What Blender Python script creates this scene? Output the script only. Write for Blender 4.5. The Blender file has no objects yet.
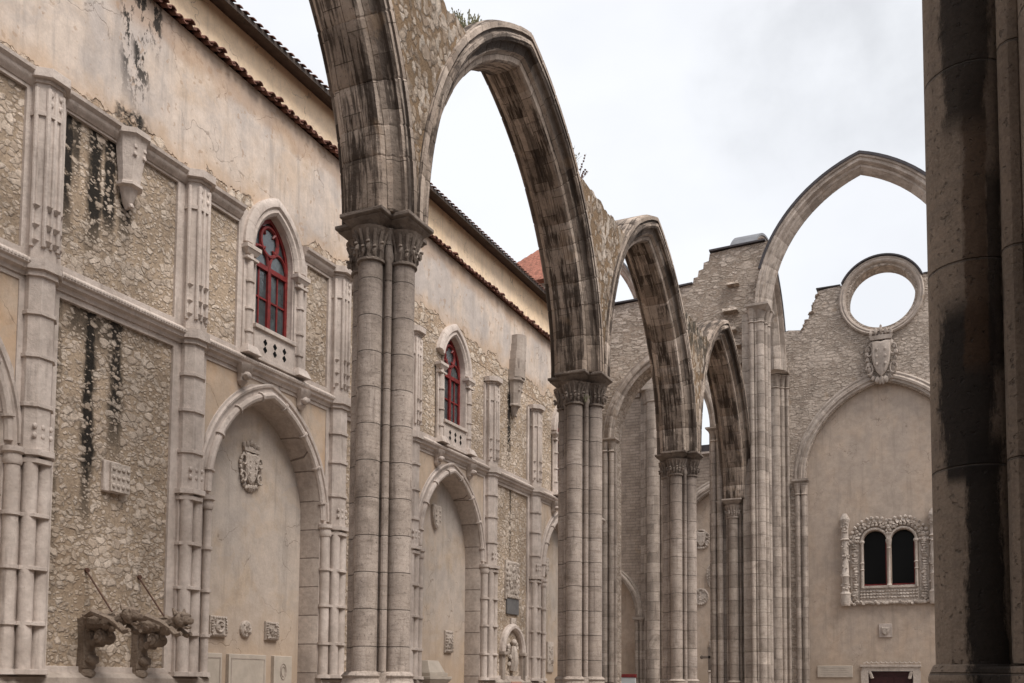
import bpy, bmesh, math, random
from mathutils import Vector, Matrix
from mathutils import noise as mnoise
random.seed(11)
SC = bpy.context.scene
COL = SC.collection

# ---------------------------------------------------------------- camera
EYE = 1.65
YAW, PITCH, ROLL, FPX, PY = .4416, .0645, -.0073, 972.47, 620.02
cd = bpy.data.cameras.new('camera'); cam = bpy.data.objects.new('camera', cd); COL.objects.link(cam)
cd.sensor_width = 36; cd.lens = FPX/1024*36; cd.shift_y = (PY-341.5)/1024
cd.clip_start = .1; cd.clip_end = 3000
sy, cy, sp, cp = math.sin(YAW), math.cos(YAW), math.sin(PITCH), math.cos(PITCH)
fwd = Vector((-sy*cp, cy*cp, sp)); rgt = Vector((cy, sy, 0)); upv = rgt.cross(fwd)
cr, sr = math.cos(ROLL), math.sin(ROLL)
r2 = rgt*cr - upv*sr; u2 = rgt*sr + upv*cr
cam.matrix_world = Matrix(((r2.x, u2.x, -fwd.x, 0), (r2.y, u2.y, -fwd.y, 0), (r2.z, u2.z, -fwd.z, EYE), (0, 0, 0, 1)))
SC.camera = cam

# ---------------------------------------------------------------- world: overcast sky
SUN_EL, SUN_AZ = math.radians(56), math.radians(104)      # azimuth clockwise from +Y
w = bpy.data.worlds.new('World'); SC.world = w; w.use_nodes = True
wt = w.node_tree; wt.nodes.clear()
wo = wt.nodes.new('ShaderNodeOutputWorld'); bg = wt.nodes.new('ShaderNodeBackground')
sky = wt.nodes.new('ShaderNodeTexSky'); sky.sky_type = 'NISHITA'; sky.sun_disc = False
sky.sun_elevation = SUN_EL; sky.sun_rotation = SUN_AZ
tc = wt.nodes.new('ShaderNodeTexCoord'); mp = wt.nodes.new('ShaderNodeMapping'); mp.inputs['Scale'].default_value = (1, 1, 1.7)
mp.inputs['Location'].default_value = (.35, .1, 0)
nz = wt.nodes.new('ShaderNodeTexNoise'); nz.inputs['Scale'].default_value = 2.6; nz.inputs['Detail'].default_value = 5; nz.inputs['Roughness'].default_value = .5
rp = wt.nodes.new('ShaderNodeValToRGB'); rp.color_ramp.elements[0].position = .40; rp.color_ramp.elements[1].position = .58
rp.color_ramp.elements[0].color = (3.45, 3.50, 3.62, 1); rp.color_ramp.elements[1].color = (3.80, 3.85, 3.96, 1)
mx = wt.nodes.new('ShaderNodeMix'); mx.data_type = 'RGBA'; mx.inputs[0].default_value = .94
L = wt.links.new
L(tc.outputs['Generated'], mp.inputs[0]); L(mp.outputs[0], nz.inputs['Vector']); L(nz.outputs[0], rp.inputs[0])
# one greyer cloud bank, high to the right of the nave axis
dp = wt.nodes.new('ShaderNodeVectorMath'); dp.operation = 'DOT_PRODUCT'; dp.inputs[1].default_value = Vector((-.085, .85, .53)).normalized()
n2 = wt.nodes.new('ShaderNodeTexNoise'); n2.inputs['Scale'].default_value = 4.5; n2.inputs['Detail'].default_value = 6; n2.inputs['Roughness'].default_value = .55
ad = wt.nodes.new('ShaderNodeMath'); ad.operation = 'MULTIPLY_ADD'; ad.inputs[1].default_value = .045
mr = wt.nodes.new('ShaderNodeMapRange'); mr.interpolation_type = 'SMOOTHSTEP'; mr.inputs[1].default_value = 1.013; mr.inputs[2].default_value = 1.030; mr.inputs[3].default_value = 1.; mr.inputs[4].default_value = .72
sc_ = wt.nodes.new('ShaderNodeVectorMath'); sc_.operation = 'SCALE'
L(tc.outputs['Generated'], dp.inputs[0]); L(tc.outputs['Generated'], n2.inputs['Vector']); L(n2.outputs[0], ad.inputs[0]); L(dp.outputs['Value'], ad.inputs[2]); L(ad.outputs[0], mr.inputs[0])
L(rp.outputs[0], sc_.inputs[0]); L(mr.outputs[0], sc_.inputs[3])
L(sky.outputs[0], mx.inputs[6]); L(sc_.outputs[0], mx.inputs[7]); L(mx.outputs[2], bg.inputs[0]); L(bg.outputs[0], wo.inputs[0])
bg.inputs[1].default_value = .1
sl = bpy.data.lights.new('sun', 'SUN'); sl.energy = 1.5; sl.angle = math.radians(32); sl.color = (1, .95, .885)
so = bpy.data.objects.new('sun', sl); COL.objects.link(so)
sd = Vector((math.sin(SUN_AZ)*math.cos(SUN_EL), math.cos(SUN_AZ)*math.cos(SUN_EL), math.sin(SUN_EL)))
so.rotation_euler = sd.to_track_quat('Z', 'Y').to_euler()
vs = SC.view_settings; vs.view_transform = 'Standard'; vs.look = 'None'; vs.exposure = 1.42; vs.gamma = 1
SC.cycles.max_bounces = 6; SC.cycles.diffuse_bounces = 3

# ---------------------------------------------------------------- node helpers
class NT:
    def __init__(s, name):
        s.m = bpy.data.materials.new(name); s.m.use_nodes = True; s.t = s.m.node_tree; s.t.nodes.clear()
        s.o = s.t.nodes.new('ShaderNodeOutputMaterial'); s.b = s.t.nodes.new('ShaderNodeBsdfPrincipled')
        s.t.links.new(s.b.outputs[0], s.o.inputs[0]); s.g = s.t.nodes.new('ShaderNodeNewGeometry')
        s.pos = s.g.outputs['Position']; s.b.inputs['Specular IOR Level'].default_value = .25
        s.sep = s.t.nodes.new('ShaderNodeSeparateXYZ'); s.l(s.pos, s.sep.inputs[0])
        s.X, s.Y, s.Z = s.sep.outputs
    def l(s, a, b): s.t.links.new(a, b)
    def put(s, sock, v):
        if isinstance(v, bpy.types.NodeSocket): s.l(v, sock)
        elif isinstance(v, (tuple, list)) and sock.type == 'RGBA': sock.default_value = (*v[:3], 1)
        else: sock.default_value = v
    def math(s, op, a, b=0., c=0., clamp=False):
        n = s.t.nodes.new('ShaderNodeMath'); n.operation = op; n.use_clamp = clamp
        for i, v in enumerate((a, b, c)): s.put(n.inputs[i], v)
        return n.outputs[0]
    def ss(s, v, a, b, x=0., y=1.):
        n = s.t.nodes.new('ShaderNodeMapRange'); n.interpolation_type = 'SMOOTHSTEP'
        for i, q in enumerate((v, a, b, x, y)): s.put(n.inputs[i], q)
        return n.outputs[0]
    def comb(s, x, y, z=0.):
        n = s.t.nodes.new('ShaderNodeCombineXYZ')
        for i, q in enumerate((x, y, z)): s.put(n.inputs[i], q)
        return n.outputs[0]
    def scale(s, v, sc):
        n = s.t.nodes.new('ShaderNodeVectorMath'); n.operation = 'MULTIPLY'; s.put(n.inputs[0], v); n.inputs[1].default_value = sc
        return n.outputs[0]
    def vadd(s, a, b):
        n = s.t.nodes.new('ShaderNodeVectorMath'); n.operation = 'ADD'; s.put(n.inputs[0], a); s.put(n.inputs[1], b)
        return n.outputs[0]
    def noise(s, scale, detail=4, rough=.55, vec=None, dist=0., col=False):
        n = s.t.nodes.new('ShaderNodeTexNoise'); n.inputs['Scale'].default_value = scale; n.inputs['Detail'].default_value = detail
        n.inputs['Roughness'].default_value = rough; n.inputs['Distortion'].default_value = dist
        s.l(vec or s.pos, n.inputs['Vector']); return n.outputs[1 if col else 0]
    def warp(s, vec, scale, amp):
        c = s.noise(scale, 2, .5, vec, col=True); n = s.t.nodes.new('ShaderNodeVectorMath'); n.operation = 'MULTIPLY_ADD'
        s.l(c, n.inputs[0]); n.inputs[1].default_value = (amp,)*3; s.l(vec, n.inputs[2]); return n.outputs[0]
    def voro(s, scale, vec, feature='F1', rnd=1.):
        n = s.t.nodes.new('ShaderNodeTexVoronoi'); n.feature = feature; n.inputs['Scale'].default_value = scale
        n.inputs['Randomness'].default_value = rnd; s.l(vec, n.inputs['Vector']); return n
    def mix(s, f, a, b, mode='MIX'):
        n = s.t.nodes.new('ShaderNodeMix'); n.data_type = 'RGBA'; n.blend_type = mode
        s.put(n.inputs[0], f); s.put(n.inputs[6], a); s.put(n.inputs[7], b); return n.outputs[2]
    def ramp(s, f, stops):
        n = s.t.nodes.new('ShaderNodeValToRGB'); e = n.color_ramp.elements
        while len(e) < len(stops): e.new(.5)
        for i, (p, c) in enumerate(stops): e[i].position = p; e[i].color = (*c, 1)
        s.put(n.inputs[0], f); return n.outputs[0]
    def gain(s, c, f):
        n = s.t.nodes.new('ShaderNodeVectorMath'); n.operation = 'SCALE'; s.put(n.inputs[0], c); s.put(n.inputs[3], f); return n.outputs[0]
    def attr(s, name):
        n = s.t.nodes.new('ShaderNodeAttribute'); n.attribute_name = name; return n.outputs['Fac']
    def uv(s):
        n = s.t.nodes.new('ShaderNodeUVMap'); n.uv_map = 'UVMap'; return n.outputs[0]
    def max(s, *a):
        r = a[0]
        for b in a[1:]: r = s.math('MAXIMUM', r, b)
        return r
    def streak(s, coord, c0, wd, z0, z1, nz, soft=.5, fade=.5):
        """a vertical run of dirt: |coord-c0|<wd, between heights z0<z1, ragged edges"""
        d = s.math('ABSOLUTE', s.math('SUBTRACT', coord, c0)); d = s.math('ADD', d, s.math('MULTIPLY', s.math('SUBTRACT', nz, .5), wd*2.4))
        a = s.ss(d, wd*(1-soft), wd*(1+soft), 1., 0.)
        b = s.ss(s.Z, z0, z0+(z1-z0)*fade+.02); c = s.ss(s.Z, z1, z1+.15, 1., 0.)
        return s.math('MULTIPLY', s.math('MULTIPLY', a, b), c)
    def bump(s, h, dist=.02, strength=1.):
        n = s.t.nodes.new('ShaderNodeBump'); n.inputs['Strength'].default_value = strength; n.inputs['Distance'].default_value = dist
        s.l(h, n.inputs['Height']); s.l(n.outputs[0], s.b.inputs['Normal'])
    def done(s, color, rough=.85, warm=True):
        if warm: color = s.scale(color, (1.025, .968, .94))
        s.put(s.b.inputs['Base Color'], color); s.put(s.b.inputs['Roughness'], rough); return s.m

def mat_dressed(name, lo, hi, dirt=.55, bump=.006):
    n = NT(name); a = n.noise(1.3, 5, .6); b = n.noise(9, 5, .65); c = n.noise(2.2, 4, .6, n.scale(n.pos, (3, 3, .35)))
    col = n.mix(n.ss(a, .3, .7), lo, hi)
    col = n.gain(col, n.ss(b, .25, .75, .88, 1.1))
    col = n.mix(n.math('MULTIPLY', n.ss(c, .55, .78), dirt), col, (.115, .092, .078))
    sp = n.noise(28, 3, .7); col = n.mix(n.ss(sp, .62, .75, 0., .45), col, (.13, .11, .095))
    n.bump(n.math('ADD', n.noise(14, 5, .65), n.math('MULTIPLY', n.noise(60, 2), .3)), bump*2)
    return n.done(col, .82)

def rubble_nodes(n, vec, sc, stone_lo, stone_hi, mortar, frac=.85, warpamt=.10, gap=.05, bur=0.):
    """irregular stones set in mortar; returns colour, height, stone mask"""
    v = n.warp(n.warp(vec, 2.2, warpamt*1.8), 10., warpamt*.6)
    rag = n.math('MULTIPLY', n.math('SUBTRACT', n.noise(14, 6, .8), .5), .48); bury = n.ss(n.noise(1.25, 4, .6), .36, .66, -.10+bur, .12+bur)
    class RND: pass
    res = []
    for k, (scl, base) in enumerate(((sc*.78, .60), (sc*1.55, .56))):
        vv = n.vadd(v, (3.7*k, 1.3*k, 0.)) if k else v
        big = n.voro(scl, vv); edge = n.voro(scl, vv, 'DISTANCE_TO_EDGE').outputs['Distance']
        sp = n.t.nodes.new('ShaderNodeSeparateColor'); n.l(big.outputs['Color'], sp.inputs[0])
        thr = n.math('SUBTRACT', n.math('ADD', base, n.math('MULTIPLY', sp.outputs[2], .2)), n.math('MULTIPLY', gap, 1.6))
        e = n.math('SUBTRACT', thr, big.outputs['Distance']); e = n.math('MINIMUM', e, n.math('SUBTRACT', n.math('MULTIPLY', edge, 1.2), n.math('MULTIPLY', gap, .6)))
        e = n.math('ADD', n.math('SUBTRACT', e, bury), rag)
        kp = n.math('LESS_THAN', sp.outputs[0], frac*(.72 if k == 0 else .8))
        res.append((n.math('MULTIPLY', n.ss(e, -.03, .10), kp), n.math('MULTIPLY', n.ss(e, -.06, .2), kp), sp))
    (m0, h0, s0), (m1, h1, s1) = res
    m = n.max(m0, n.math('MULTIPLY', m1, .85)); hm = n.max(h0, n.math('MULTIPLY', h1, .6))
    rnd = RND(); pick = n.math('GREATER_THAN', m0, .3)
    rnd.outputs = [s0.outputs[0], n.math('ADD', n.math('MULTIPLY', s0.outputs[1], pick), n.math('MULTIPLY', s1.outputs[1], n.math('SUBTRACT', 1., pick))), s0.outputs[2]]
    stone = n.mix(rnd.outputs[1], stone_lo, stone_hi)
    stone = n.gain(stone, n.ss(n.noise(13, 6, .75), .25, .75, .68, 1.2))
    mort = n.gain(n.mix(n.ss(n.noise(1.6, 5, .6), .35, .65), mortar, [q*.74 for q in mortar]), n.ss(n.noise(24, 5, .75), .25, .75, .68, 1.25))
    col = n.mix(m, mort, stone)
    h = n.math('ADD', n.math('MULTIPLY', hm, n.math('ADD', n.math('MULTIPLY', rnd.outputs[2], .6), .5)), n.math('MULTIPLY', n.noise(13, 6, .75), .8))
    return col, h, m

def mat_rubble(name, axis='x', sc=6.6, lo=(.43, .36, .29), hi=(.66, .59, .51), mortar=(.43, .35, .265), cover=.9, stains=(), lich=(.020, .017, .014), dist=.03, flat=(1, 1, 1.3), gapk=.035, moss=None, bur=0.):
    n = NT(name); st = None; gap = gapk
    if stains:
        nz = n.noise(2.6, 5, .65, n.scale(n.pos, (1, 1, .55)))
        co = n.Y if axis == 'x' else n.X
        for (c0, wd, z0, z1, k) in stains:
            q = n.math('MULTIPLY', n.streak(co, c0, wd, z0, z1, nz), k); st = q if st is None else n.max(st, q)
        st = n.math('MULTIPLY', st, n.ss(n.noise(5, 4, .7), .3, .52, .6, 1.)); gap = n.math('ADD', gapk, n.math('MULTIPLY', st, .12))
    col, h, m = rubble_nodes(n, n.scale(n.pos, flat), sc, lo, hi, mortar, cover, gap=gap, bur=bur)
    big = n.noise(.55, 4, .6); col = n.gain(col, n.ss(big, .3, .7, .80, 1.12))
    w2 = n.noise(.8, 4, .6); col = n.mix(n.ss(w2, .52, .7, 0., .45), col, n.mix(m, (.30, .225, .155), (.46, .38, .29)))
    if stains:
        f = n.math('MULTIPLY', st, n.math('SUBTRACT', 1.1, n.math('MULTIPLY', m, .95)), clamp=True)
        col = n.mix(f, col, lich)
    if moss:
        zz = n.math('ADD', n.Z, n.math('MULTIPLY', n.noise(1.5, 5, .7), 1.2)); col = n.mix(n.math('MULTIPLY', n.ss(n.noise(3, 5, .7), .38, .55), n.ss(zz, moss, moss+.7, 0., .85)), col, (.04, .036, .026))
    n.bump(h, dist); return n.done(col, .9)

def plaster_nodes(n, base, warm, grey):
    a = n.noise(.8, 6, .62, dist=.6); b = n.noise(.45, 5, .6, n.scale(n.pos, (1.4, 1.4, .8))); c = n.noise(3.2, 6, .68)
    col = n.mix(n.ss(a, .42, .68), base, warm); col = n.mix(n.ss(b, .44, .62, 0., .85), col, grey)
    col = n.gain(col, n.ss(c, .25, .75, .86, 1.1)); col = n.gain(col, n.ss(n.noise(24, 4, .7), .25, .75, .93, 1.06))
    ck = n.voro(.75, n.warp(n.warp(n.pos, 1.6, .9), 7., .16), 'DISTANCE_TO_EDGE').outputs['Distance']; ck = n.math('MULTIPLY', n.ss(ck, .002, .007, 1., 0.), n.ss(n.noise(.7, 3), .46, .56))
    col = n.mix(n.math('MULTIPLY', ck, .55), col, (.16, .125, .10))
    pt = n.noise(1.15, 3, .45, dist=.3); col = n.mix(n.ss(pt, .56, .575, 0., .35), col, n.mix(n.ss(c, .4, .6), grey, base)); col = n.mix(n.ss(pt, .645, .655, 0., .3), col, warm)
    dr = n.noise(1.6, 6, .68, n.scale(n.pos, (2.6, 2.6, .22))); col = n.mix(n.ss(dr, .50, .72, 0., .5), col, [q*.66 for q in grey])
    h = n.math('SUBTRACT', n.math('ADD', n.noise(3, 5, .6), n.math('MULTIPLY', n.noise(20, 4, .65), .35)), n.math('MULTIPLY', ck, .4))
    return col, h

def mat_plaster(name, base, warm, grey, low=None, dist=.012):
    n = NT(name); col, h = plaster_nodes(n, base, warm, grey)
    if low:                                                     # browner towards the foot of the wall
        z = n.math('ADD', n.Z, n.math('MULTIPLY', n.noise(1.6, 5, .6), 1.6)); col = n.mix(n.ss(z, 2.4, 4.6, .65, 0.), col, low)
    n.bump(h, dist); return n.done(col, .9)

def mat_upper():
    """plaster over rubble: where the plaster has fallen the stones show"""
    n = NT('upper_wall_plaster'); pc, ph = plaster_nodes(n, (.57, .505, .445), (.52, .425, .335), (.43, .40, .38))
    rc, rh, m = rubble_nodes(n, n.scale(n.pos, (1, 1, 1.4)), 5.2, (.42, .345, .27), (.66, .59, .50), (.41, .32, .235), .9)
    b = n.math('ADD', 11.10, n.ss(n.Y, 17.5, 21., 0., .32))
    b = n.math('ADD', b, n.math('MULTIPLY', n.math('SUBTRACT', n.noise(.9, 5, .65), .5), 1.5))
    e = n.math('SUBTRACT', n.Z, b); k = n.ss(e, .0, .05)
    pc = n.mix(n.ss(e, .0, .5, .55, 0.), pc, (.45, .33, .22))
    nz = n.noise(3.4, 6, .7, n.scale(n.pos, (1, 1, .4))); nb = n.ss(n.noise(3.1, 6, .72, n.scale(n.pos, (1.6, 1.6, .8))), .49, .55)
    st = n.max(n.streak(n.Y, 11.85, .2, 10.9, 13.8, nz), n.streak(n.Y, 11.55, .12, 11.2, 13.8, nz), n.streak(n.Y, 12.2, .1, 12.4, 13.8, nz))
    st = n.math('MULTIPLY', st, n.math('MULTIPLY', nb, .95))
    st = n.max(st, n.math('MULTIPLY', n.streak(n.Y, 11.75, .35, 10.8, 11.35, nz), n.ss(n.noise(6, 4, .7), .4, .6)))
    dr = n.noise(1.5, 5, .65, n.scale(n.pos, (2.2, 2.2, .25))); pc = n.mix(n.ss(dr, .55, .75, 0., .5), pc, (.30, .27, .245))
    ch = n.noise(5.5, 3, .55); pc = n.mix(n.math('MULTIPLY', n.ss(ch, .63, .67), .6), pc, (.36, .27, .20))
    tb = n.math('MULTIPLY', n.ss(n.math('ADD', n.Z, n.math('MULTIPLY', n.noise(1.4, 4), .8)), 13.2, 13.5), .55); pc = n.mix(tb, pc, (.36, .25, .17))
    col = n.mix(k, rc, pc); col = n.mix(st, col, (.02, .018, .016))
    n.bump(n.math('ADD', n.math('MULTIPLY', k, n.math('ADD', .9, n.math('MULTIPLY', ph, .25))), n.math('MULTIPLY', n.math('SUBTRACT', 1., k), n.math('MULTIPLY', rh, .8))), .045)
    return n.done(col, .9)

def mat_drum(name, lo, hi, course=.545, dark=None, streaks=(), wet=.5, phase=0., jw=1.):
    """ashlar drums of a pier: course joints in height, every course its own tone"""
    n = NT(name); zz = n.math('DIVIDE', n.math('ADD', n.math('ADD', n.Z, phase), n.math('MULTIPLY', n.noise(.7, 1), .05)), course)
    fr = n.math('FRACT', zz); idn = n.math('FLOOR', zz)
    j = n.ss(n.math('MINIMUM', fr, n.math('SUBTRACT', 1., fr)), .004*jw, .018*jw, 1., 0.)
    wn = n.t.nodes.new('ShaderNodeTexWhiteNoise'); wn.noise_dimensions = '3D'
    n.l(n.comb(n.math('FLOOR', n.math('MULTIPLY', n.X, 1.7)), n.math('FLOOR', n.math('MULTIPLY', n.Y, 1.7)), idn), wn.inputs['Vector'])
    col = n.mix(wn.outputs[0], lo, hi); col = n.gain(col, n.ss(n.noise(2.2, 6, .65), .25, .75, .78, 1.16))
    ver = n.noise(3., 6, .7, n.scale(n.pos, (3.2, 3.2, .28))); col = n.mix(n.ss(ver, .52, .72, 0., wet), col, (.095, .075, .062))
    pl = n.noise(2.6, 6, .7, n.scale(n.pos, (3.6, 3.6, .18))); col = n.mix(n.ss(pl, .56, .7, 0., .4), col, (.46, .41, .36) if not streaks else (.30, .255, .21)); hor = n.noise(5, 5, .7, n.scale(n.pos, (.6, .6, 4.5))); col = n.mix(n.ss(hor, .50, .68, 0., .5), col, (.17, .14, .115)); pa = n.noise(1.7, 6, .72, dist=.8); col = n.mix(n.ss(pa, .52, .66, 0., .45), col, (.14, .115, .095))
    col = n.mix(n.ss(n.noise(30, 3, .7), .6, .72, 0., .6), col, (.1, .085, .075))
    if dark:                                                    # soot towards the capital
        z = n.math('ADD', n.Z, n.math('MULTIPLY', n.noise(2.4, 5, .65, n.scale(n.pos, (2, 2, .5))), 1.4))
        col = n.mix(n.ss(z, dark[0], dark[1], 0., dark[2]), col, (.085, .07, .06))
    nz = n.noise(2.4, 8, .78, n.scale(n.pos, (2.2, 2.2, .6)))
    for (ax, c0, wd, z0, z1, k, cc) in streaks:
        col = n.mix(n.math('MULTIPLY', n.streak(n.X if ax == 'X' else n.Y, c0, wd, z0, z1, nz, .17, .07), k), col, cc)
    col = n.mix(n.math('MULTIPLY', j, .6), col, (.08, .066, .055))
    pit = n.ss(n.noise(38, 3, .6), .60, .72); col = n.mix(n.math('MULTIPLY', pit, .35), col, (.07, .058, .05)); col = n.gain(col, n.ss(n.noise(70, 3, .7), .25, .75, .84, 1.14))
    h = n.math('SUBTRACT', n.math('ADD', n.math('MULTIPLY', n.noise(9, 7, .75), .9), n.math('MULTIPLY', pit, -.5)), n.math('MULTIPLY', j, 1.4))
    n.bump(h, .018); return n.done(col, .85)

def mat_arch(name, lo, hi, dark_tone, k=.9, fine=7.):
    """voussoirs: tone per stone (attribute), dirt running along the arch (uv)"""
    n = NT(name); t = n.attr('tint'); uv = n.uv(); sepuv = n.t.nodes.new('ShaderNodeSeparateXYZ'); n.l(uv, sepuv.inputs[0])
    col = n.mix(n.ss(t, -.6, 1.6), lo, hi); col = n.gain(col, n.ss(n.noise(4, 6, .68), .25, .75, .76, 1.18))
    a = n.noise(1., 6, .7, n.scale(uv, (.55, fine, 1)), dist=.35); b = n.noise(1.3, 5, .65); c = n.noise(1., 5, .7, n.scale(uv, (2.2, fine*3.2, 1)))
    d = n.math('ADD', n.math('ADD', a, n.math('MULTIPLY', n.math('SUBTRACT', b, .5), .55)), n.math('MULTIPLY', n.math('SUBTRACT', c, .5), .5))
    d = n.ss(n.math('ADD', d, n.math('MULTIPLY', n.math('SUBTRACT', n.attr('soot'), .5), .36)), .43, .57)
    bk = n.t.nodes.new('ShaderNodeTexBrick'); n.l(n.warp(uv, 1.5, .05), bk.inputs['Vector']); bk.inputs['Scale'].default_value = 1; bk.inputs['Brick Width'].default_value = .62; bk.inputs['Row Height'].default_value = .34
    bk.inputs['Mortar Size'].default_value = .006; bk.inputs['Color1'].default_value = (.74, .73, .72, 1); bk.inputs['Color2'].default_value = (1.24, 1.24, 1.24, 1); bk.inputs['Mortar'].default_value = (.35, .33, .3, 1)
    if k > .9:
        col = n.mix(1., col, bk.outputs[0], 'MULTIPLY'); sb = n.t.nodes.new('ShaderNodeSeparateColor'); n.l(bk.outputs[0], sb.inputs[0]); d = n.math('MULTIPLY', d, n.ss(sb.outputs[0], .9, 1.22, 1., .7))
    col = n.mix(n.math('MULTIPLY', d, k), col, dark_tone); col = n.mix(n.ss(n.noise(22, 4, .7), .56, .7, 0., .6), col, [q*.8 for q in dark_tone])
    col = n.mix(n.ss(n.noise(2.1, 4), .6, .72, 0., .4), col, (.24, .17, .11))
    n.bump(n.math('ADD', n.noise(14, 6, .7), n.math('MULTIPLY', n.noise(3, 4), 1.2)), .022); return n.done(col, .86)

def mat_blocks(name, axis, lo, hi, mortar, bw=.62, bh=.3, warpamt=.06, mix=.0, streak=.3, dist=.03):
    """coursed ashlar / squared rubble on a wall facing x or y"""
    n = NT(name); co = n.comb(n.Y if axis == 'x' else n.X, n.Z, 0)
    co = n.warp(n.warp(co, .9, warpamt*2.2), 6, warpamt*.5)
    br = n.t.nodes.new('ShaderNodeTexBrick'); n.l(co, br.inputs['Vector'])
    br.inputs['Scale'].default_value = 1; br.inputs['Brick Width'].default_value = bw; br.inputs['Row Height'].default_value = bh
    br.inputs['Mortar Size'].default_value = .014; br.inputs['Mortar Smooth'].default_value = .35; br.inputs['Bias'].default_value = 0
    br.offset = .43; br.squash = .7; br.squash_frequency = 3
    br.inputs['Color1'].default_value = (*lo, 1); br.inputs['Color2'].default_value = (*hi, 1); br.inputs['Mortar'].default_value = (*mortar, 1)
    col = n.gain(br.outputs[0], n.ss(n.noise(1.5, 6, .65), .25, .75, .80, 1.14)); col = n.gain(col, n.ss(n.noise(11, 5, .7), .25, .75, .82, 1.12))
    if mix:
        rc, rh, m = rubble_nodes(n, n.scale(n.pos, (1, 1, 2.3)), 4.3, lo, hi, mortar, .97, .12, .03); kk = n.ss(n.noise(.6, 4, .6), .28, .40, 0., mix); col = n.mix(kk, col, rc)
    v = n.noise(1.2, 5, .65, n.scale(n.pos, (2, 2, .3))); col = n.mix(n.ss(v, .52, .74, 0., streak), col, (.12, .10, .085))
    col = n.mix(n.ss(n.noise(.9, 3), .62, .72, 0., .35), col, (.40, .29, .19))
    h = n.math('ADD', n.math('SUBTRACT', 1., br.outputs[1]), n.math('MULTIPLY', n.noise(9, 6, .7), .9))
    if mix: h = n.math('ADD', n.math('MULTIPLY', h, n.math('SUBTRACT', 1., kk)), n.math('MULTIPLY', n.math('MULTIPLY', rh, 1.3), kk))
    n.bump(h, dist); return n.done(col, .88)

def mat_plain(name, col, rough=.6, var=.15, sc=6, metal=0., bump=0., spec=.4):
    n = NT(name); c = n.gain(col, n.ss(n.noise(sc, 5, .65), .25, .75, 1-var, 1+var)) if var else col
    n.b.inputs['Metallic'].default_value = metal; n.b.inputs['Specular IOR Level'].default_value = spec
    if bump: n.bump(n.noise(sc*4, 4, .65), bump)
    return n.done(n.gain(col, n.ss(n.noise(sc, 5, .65), .25, .75, 1-var, 1+var)), rough, False)

# ---------------------------------------------------------------- materials
M = {}
M['trim'] = mat_dressed('pale_limestone', (.41, .365, .33), (.58, .53, .49), .55)
M['trim_dark'] = mat_dressed('grimy_limestone', (.27, .235, .205), (.42, .375, .335), .75)
M['carved'] = mat_dressed('carved_limestone', (.40, .36, .32), (.56, .51, .46), .75, .016)
M['carved_dark'] = mat_dressed('weathered_gargoyle_stone', (.16, .125, .095), (.33, .275, .225), .95, .03)
M['reveal'] = mat_blocks('reveal_stone', 'x', (.40, .35, .31), (.49, .44, .395), (.22, .185, .16), 3., .62, .02, 0, .2, .012)
M['rubble_stained'] = mat_rubble('stained_rubble', sc=7.6, stains=[(10.42, .14, 8.0, 11.2, 1.), (10.62, .07, 9.2, 11.2, .8), (11.0, .13, 8.0, 10.9, 1.), (11.30, .12, 8.3, 10.9, 1.), (11.62, .12, 8.5, 10.9, 1.), (11.0, .6, 6.9, 7.7, .7), (10.38, .05, 4.0, 7.7, .95),
    (11.02, .13, 3.2, 7.7, 1.), (11.55, .14, 4.8, 7.7, .9), (10.42, .08, 1.7, 8, .5), (26.75, .12, 8.0, 10.6, 1.), (26.9, .07, 4.5, 8, .7)])
M['upper'] = mat_upper()
M['niche_plaster'] = mat_plaster('niche_plaster', (.48, .43, .38), (.47, .39, .305), (.41, .38, .35), (.43, .33, .235))
M['spandrel_plaster'] = mat_plaster('ochre_plaster', (.50, .41, .32), (.50, .37, .255), (.46, .40, .34))
M['yellow'] = mat_plaster('yellow_render', (.88, .72, .52), (.86, .69, .48), (.84, .70, .53), None, .004)
M['tile'] = mat_plain('terracotta', (.13, .055, .038), .85, .45, 5, bump=.01)
M['tile_pale'] = mat_plain('pale_terracotta', (.27, .105, .07), .85, .5, 7, bump=.01)
M['eave'] = mat_plain('dark_eave_timber', (.055, .04, .033), .9, .4, 5)
M['door'] = mat_plain('dark_red_door', (.035, .008, .008), .5, .3, 7)
M['red'] = mat_plain('red_paint', (.16, .014, .013), .5, .4, 9)
M['glass'] = mat_plain('window_glass', (.05, .06, .065), .06, .5, 3, spec=1., bump=.004)
M['void'] = mat_plain('dark_glass', (.008, .008, .008), .3, 0., 1, spec=.1)  # dark panes, and black that paints the shade in holes and room
M['iron'] = mat_plain('rusty_iron', (.09, .045, .03), .8, .4, 12)
M['lead'] = mat_plain('lead_flashing', (.05, .042, .045), .5, .3, 3)
M['lead_pale'] = mat_plain('grey_lead', (.13, .13, .14), .5, .2, 3)
M['pier'] = mat_drum('pier_stone', (.36, .315, .278), (.45, .40, .36), dark=(6.6, 8.9, .6), wet=.55)
M['pier_pale'] = mat_drum('crossing_pier_stone', (.30, .262, .228), (.46, .408, .36), .48, wet=.5)
M['pier_near'] = mat_drum('near_pier_stone', (.185, .145, .112), (.235, .19, .148), .85, phase=-.03, jw=.4, wet=.45, streaks=[
    ('X', .065, .075, .0, 2.6, .95, (.013, .010, .008)), ('X', .02, .10, 2.45, 3.15, .95, (.014, .0105, .0085)), ('X', .055, .045, 2.9, 4.1, .75, (.06, .034, .018)), ('X', .02, .085, 3.9, 6., .9, (.022, .016, .012)), ('X', .12, .028, 2.9, 3.7, .8, (.02, .015, .012))])
M['capital'] = mat_dressed('sooty_capital_stone', (.10, .082, .07), (.25, .215, .185), .85, .015)
M['arch'] = mat_arch('arcade_voussoirs', (.19, .15, .118), (.47, .41, .355), (.042, .031, .024), .95)
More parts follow.
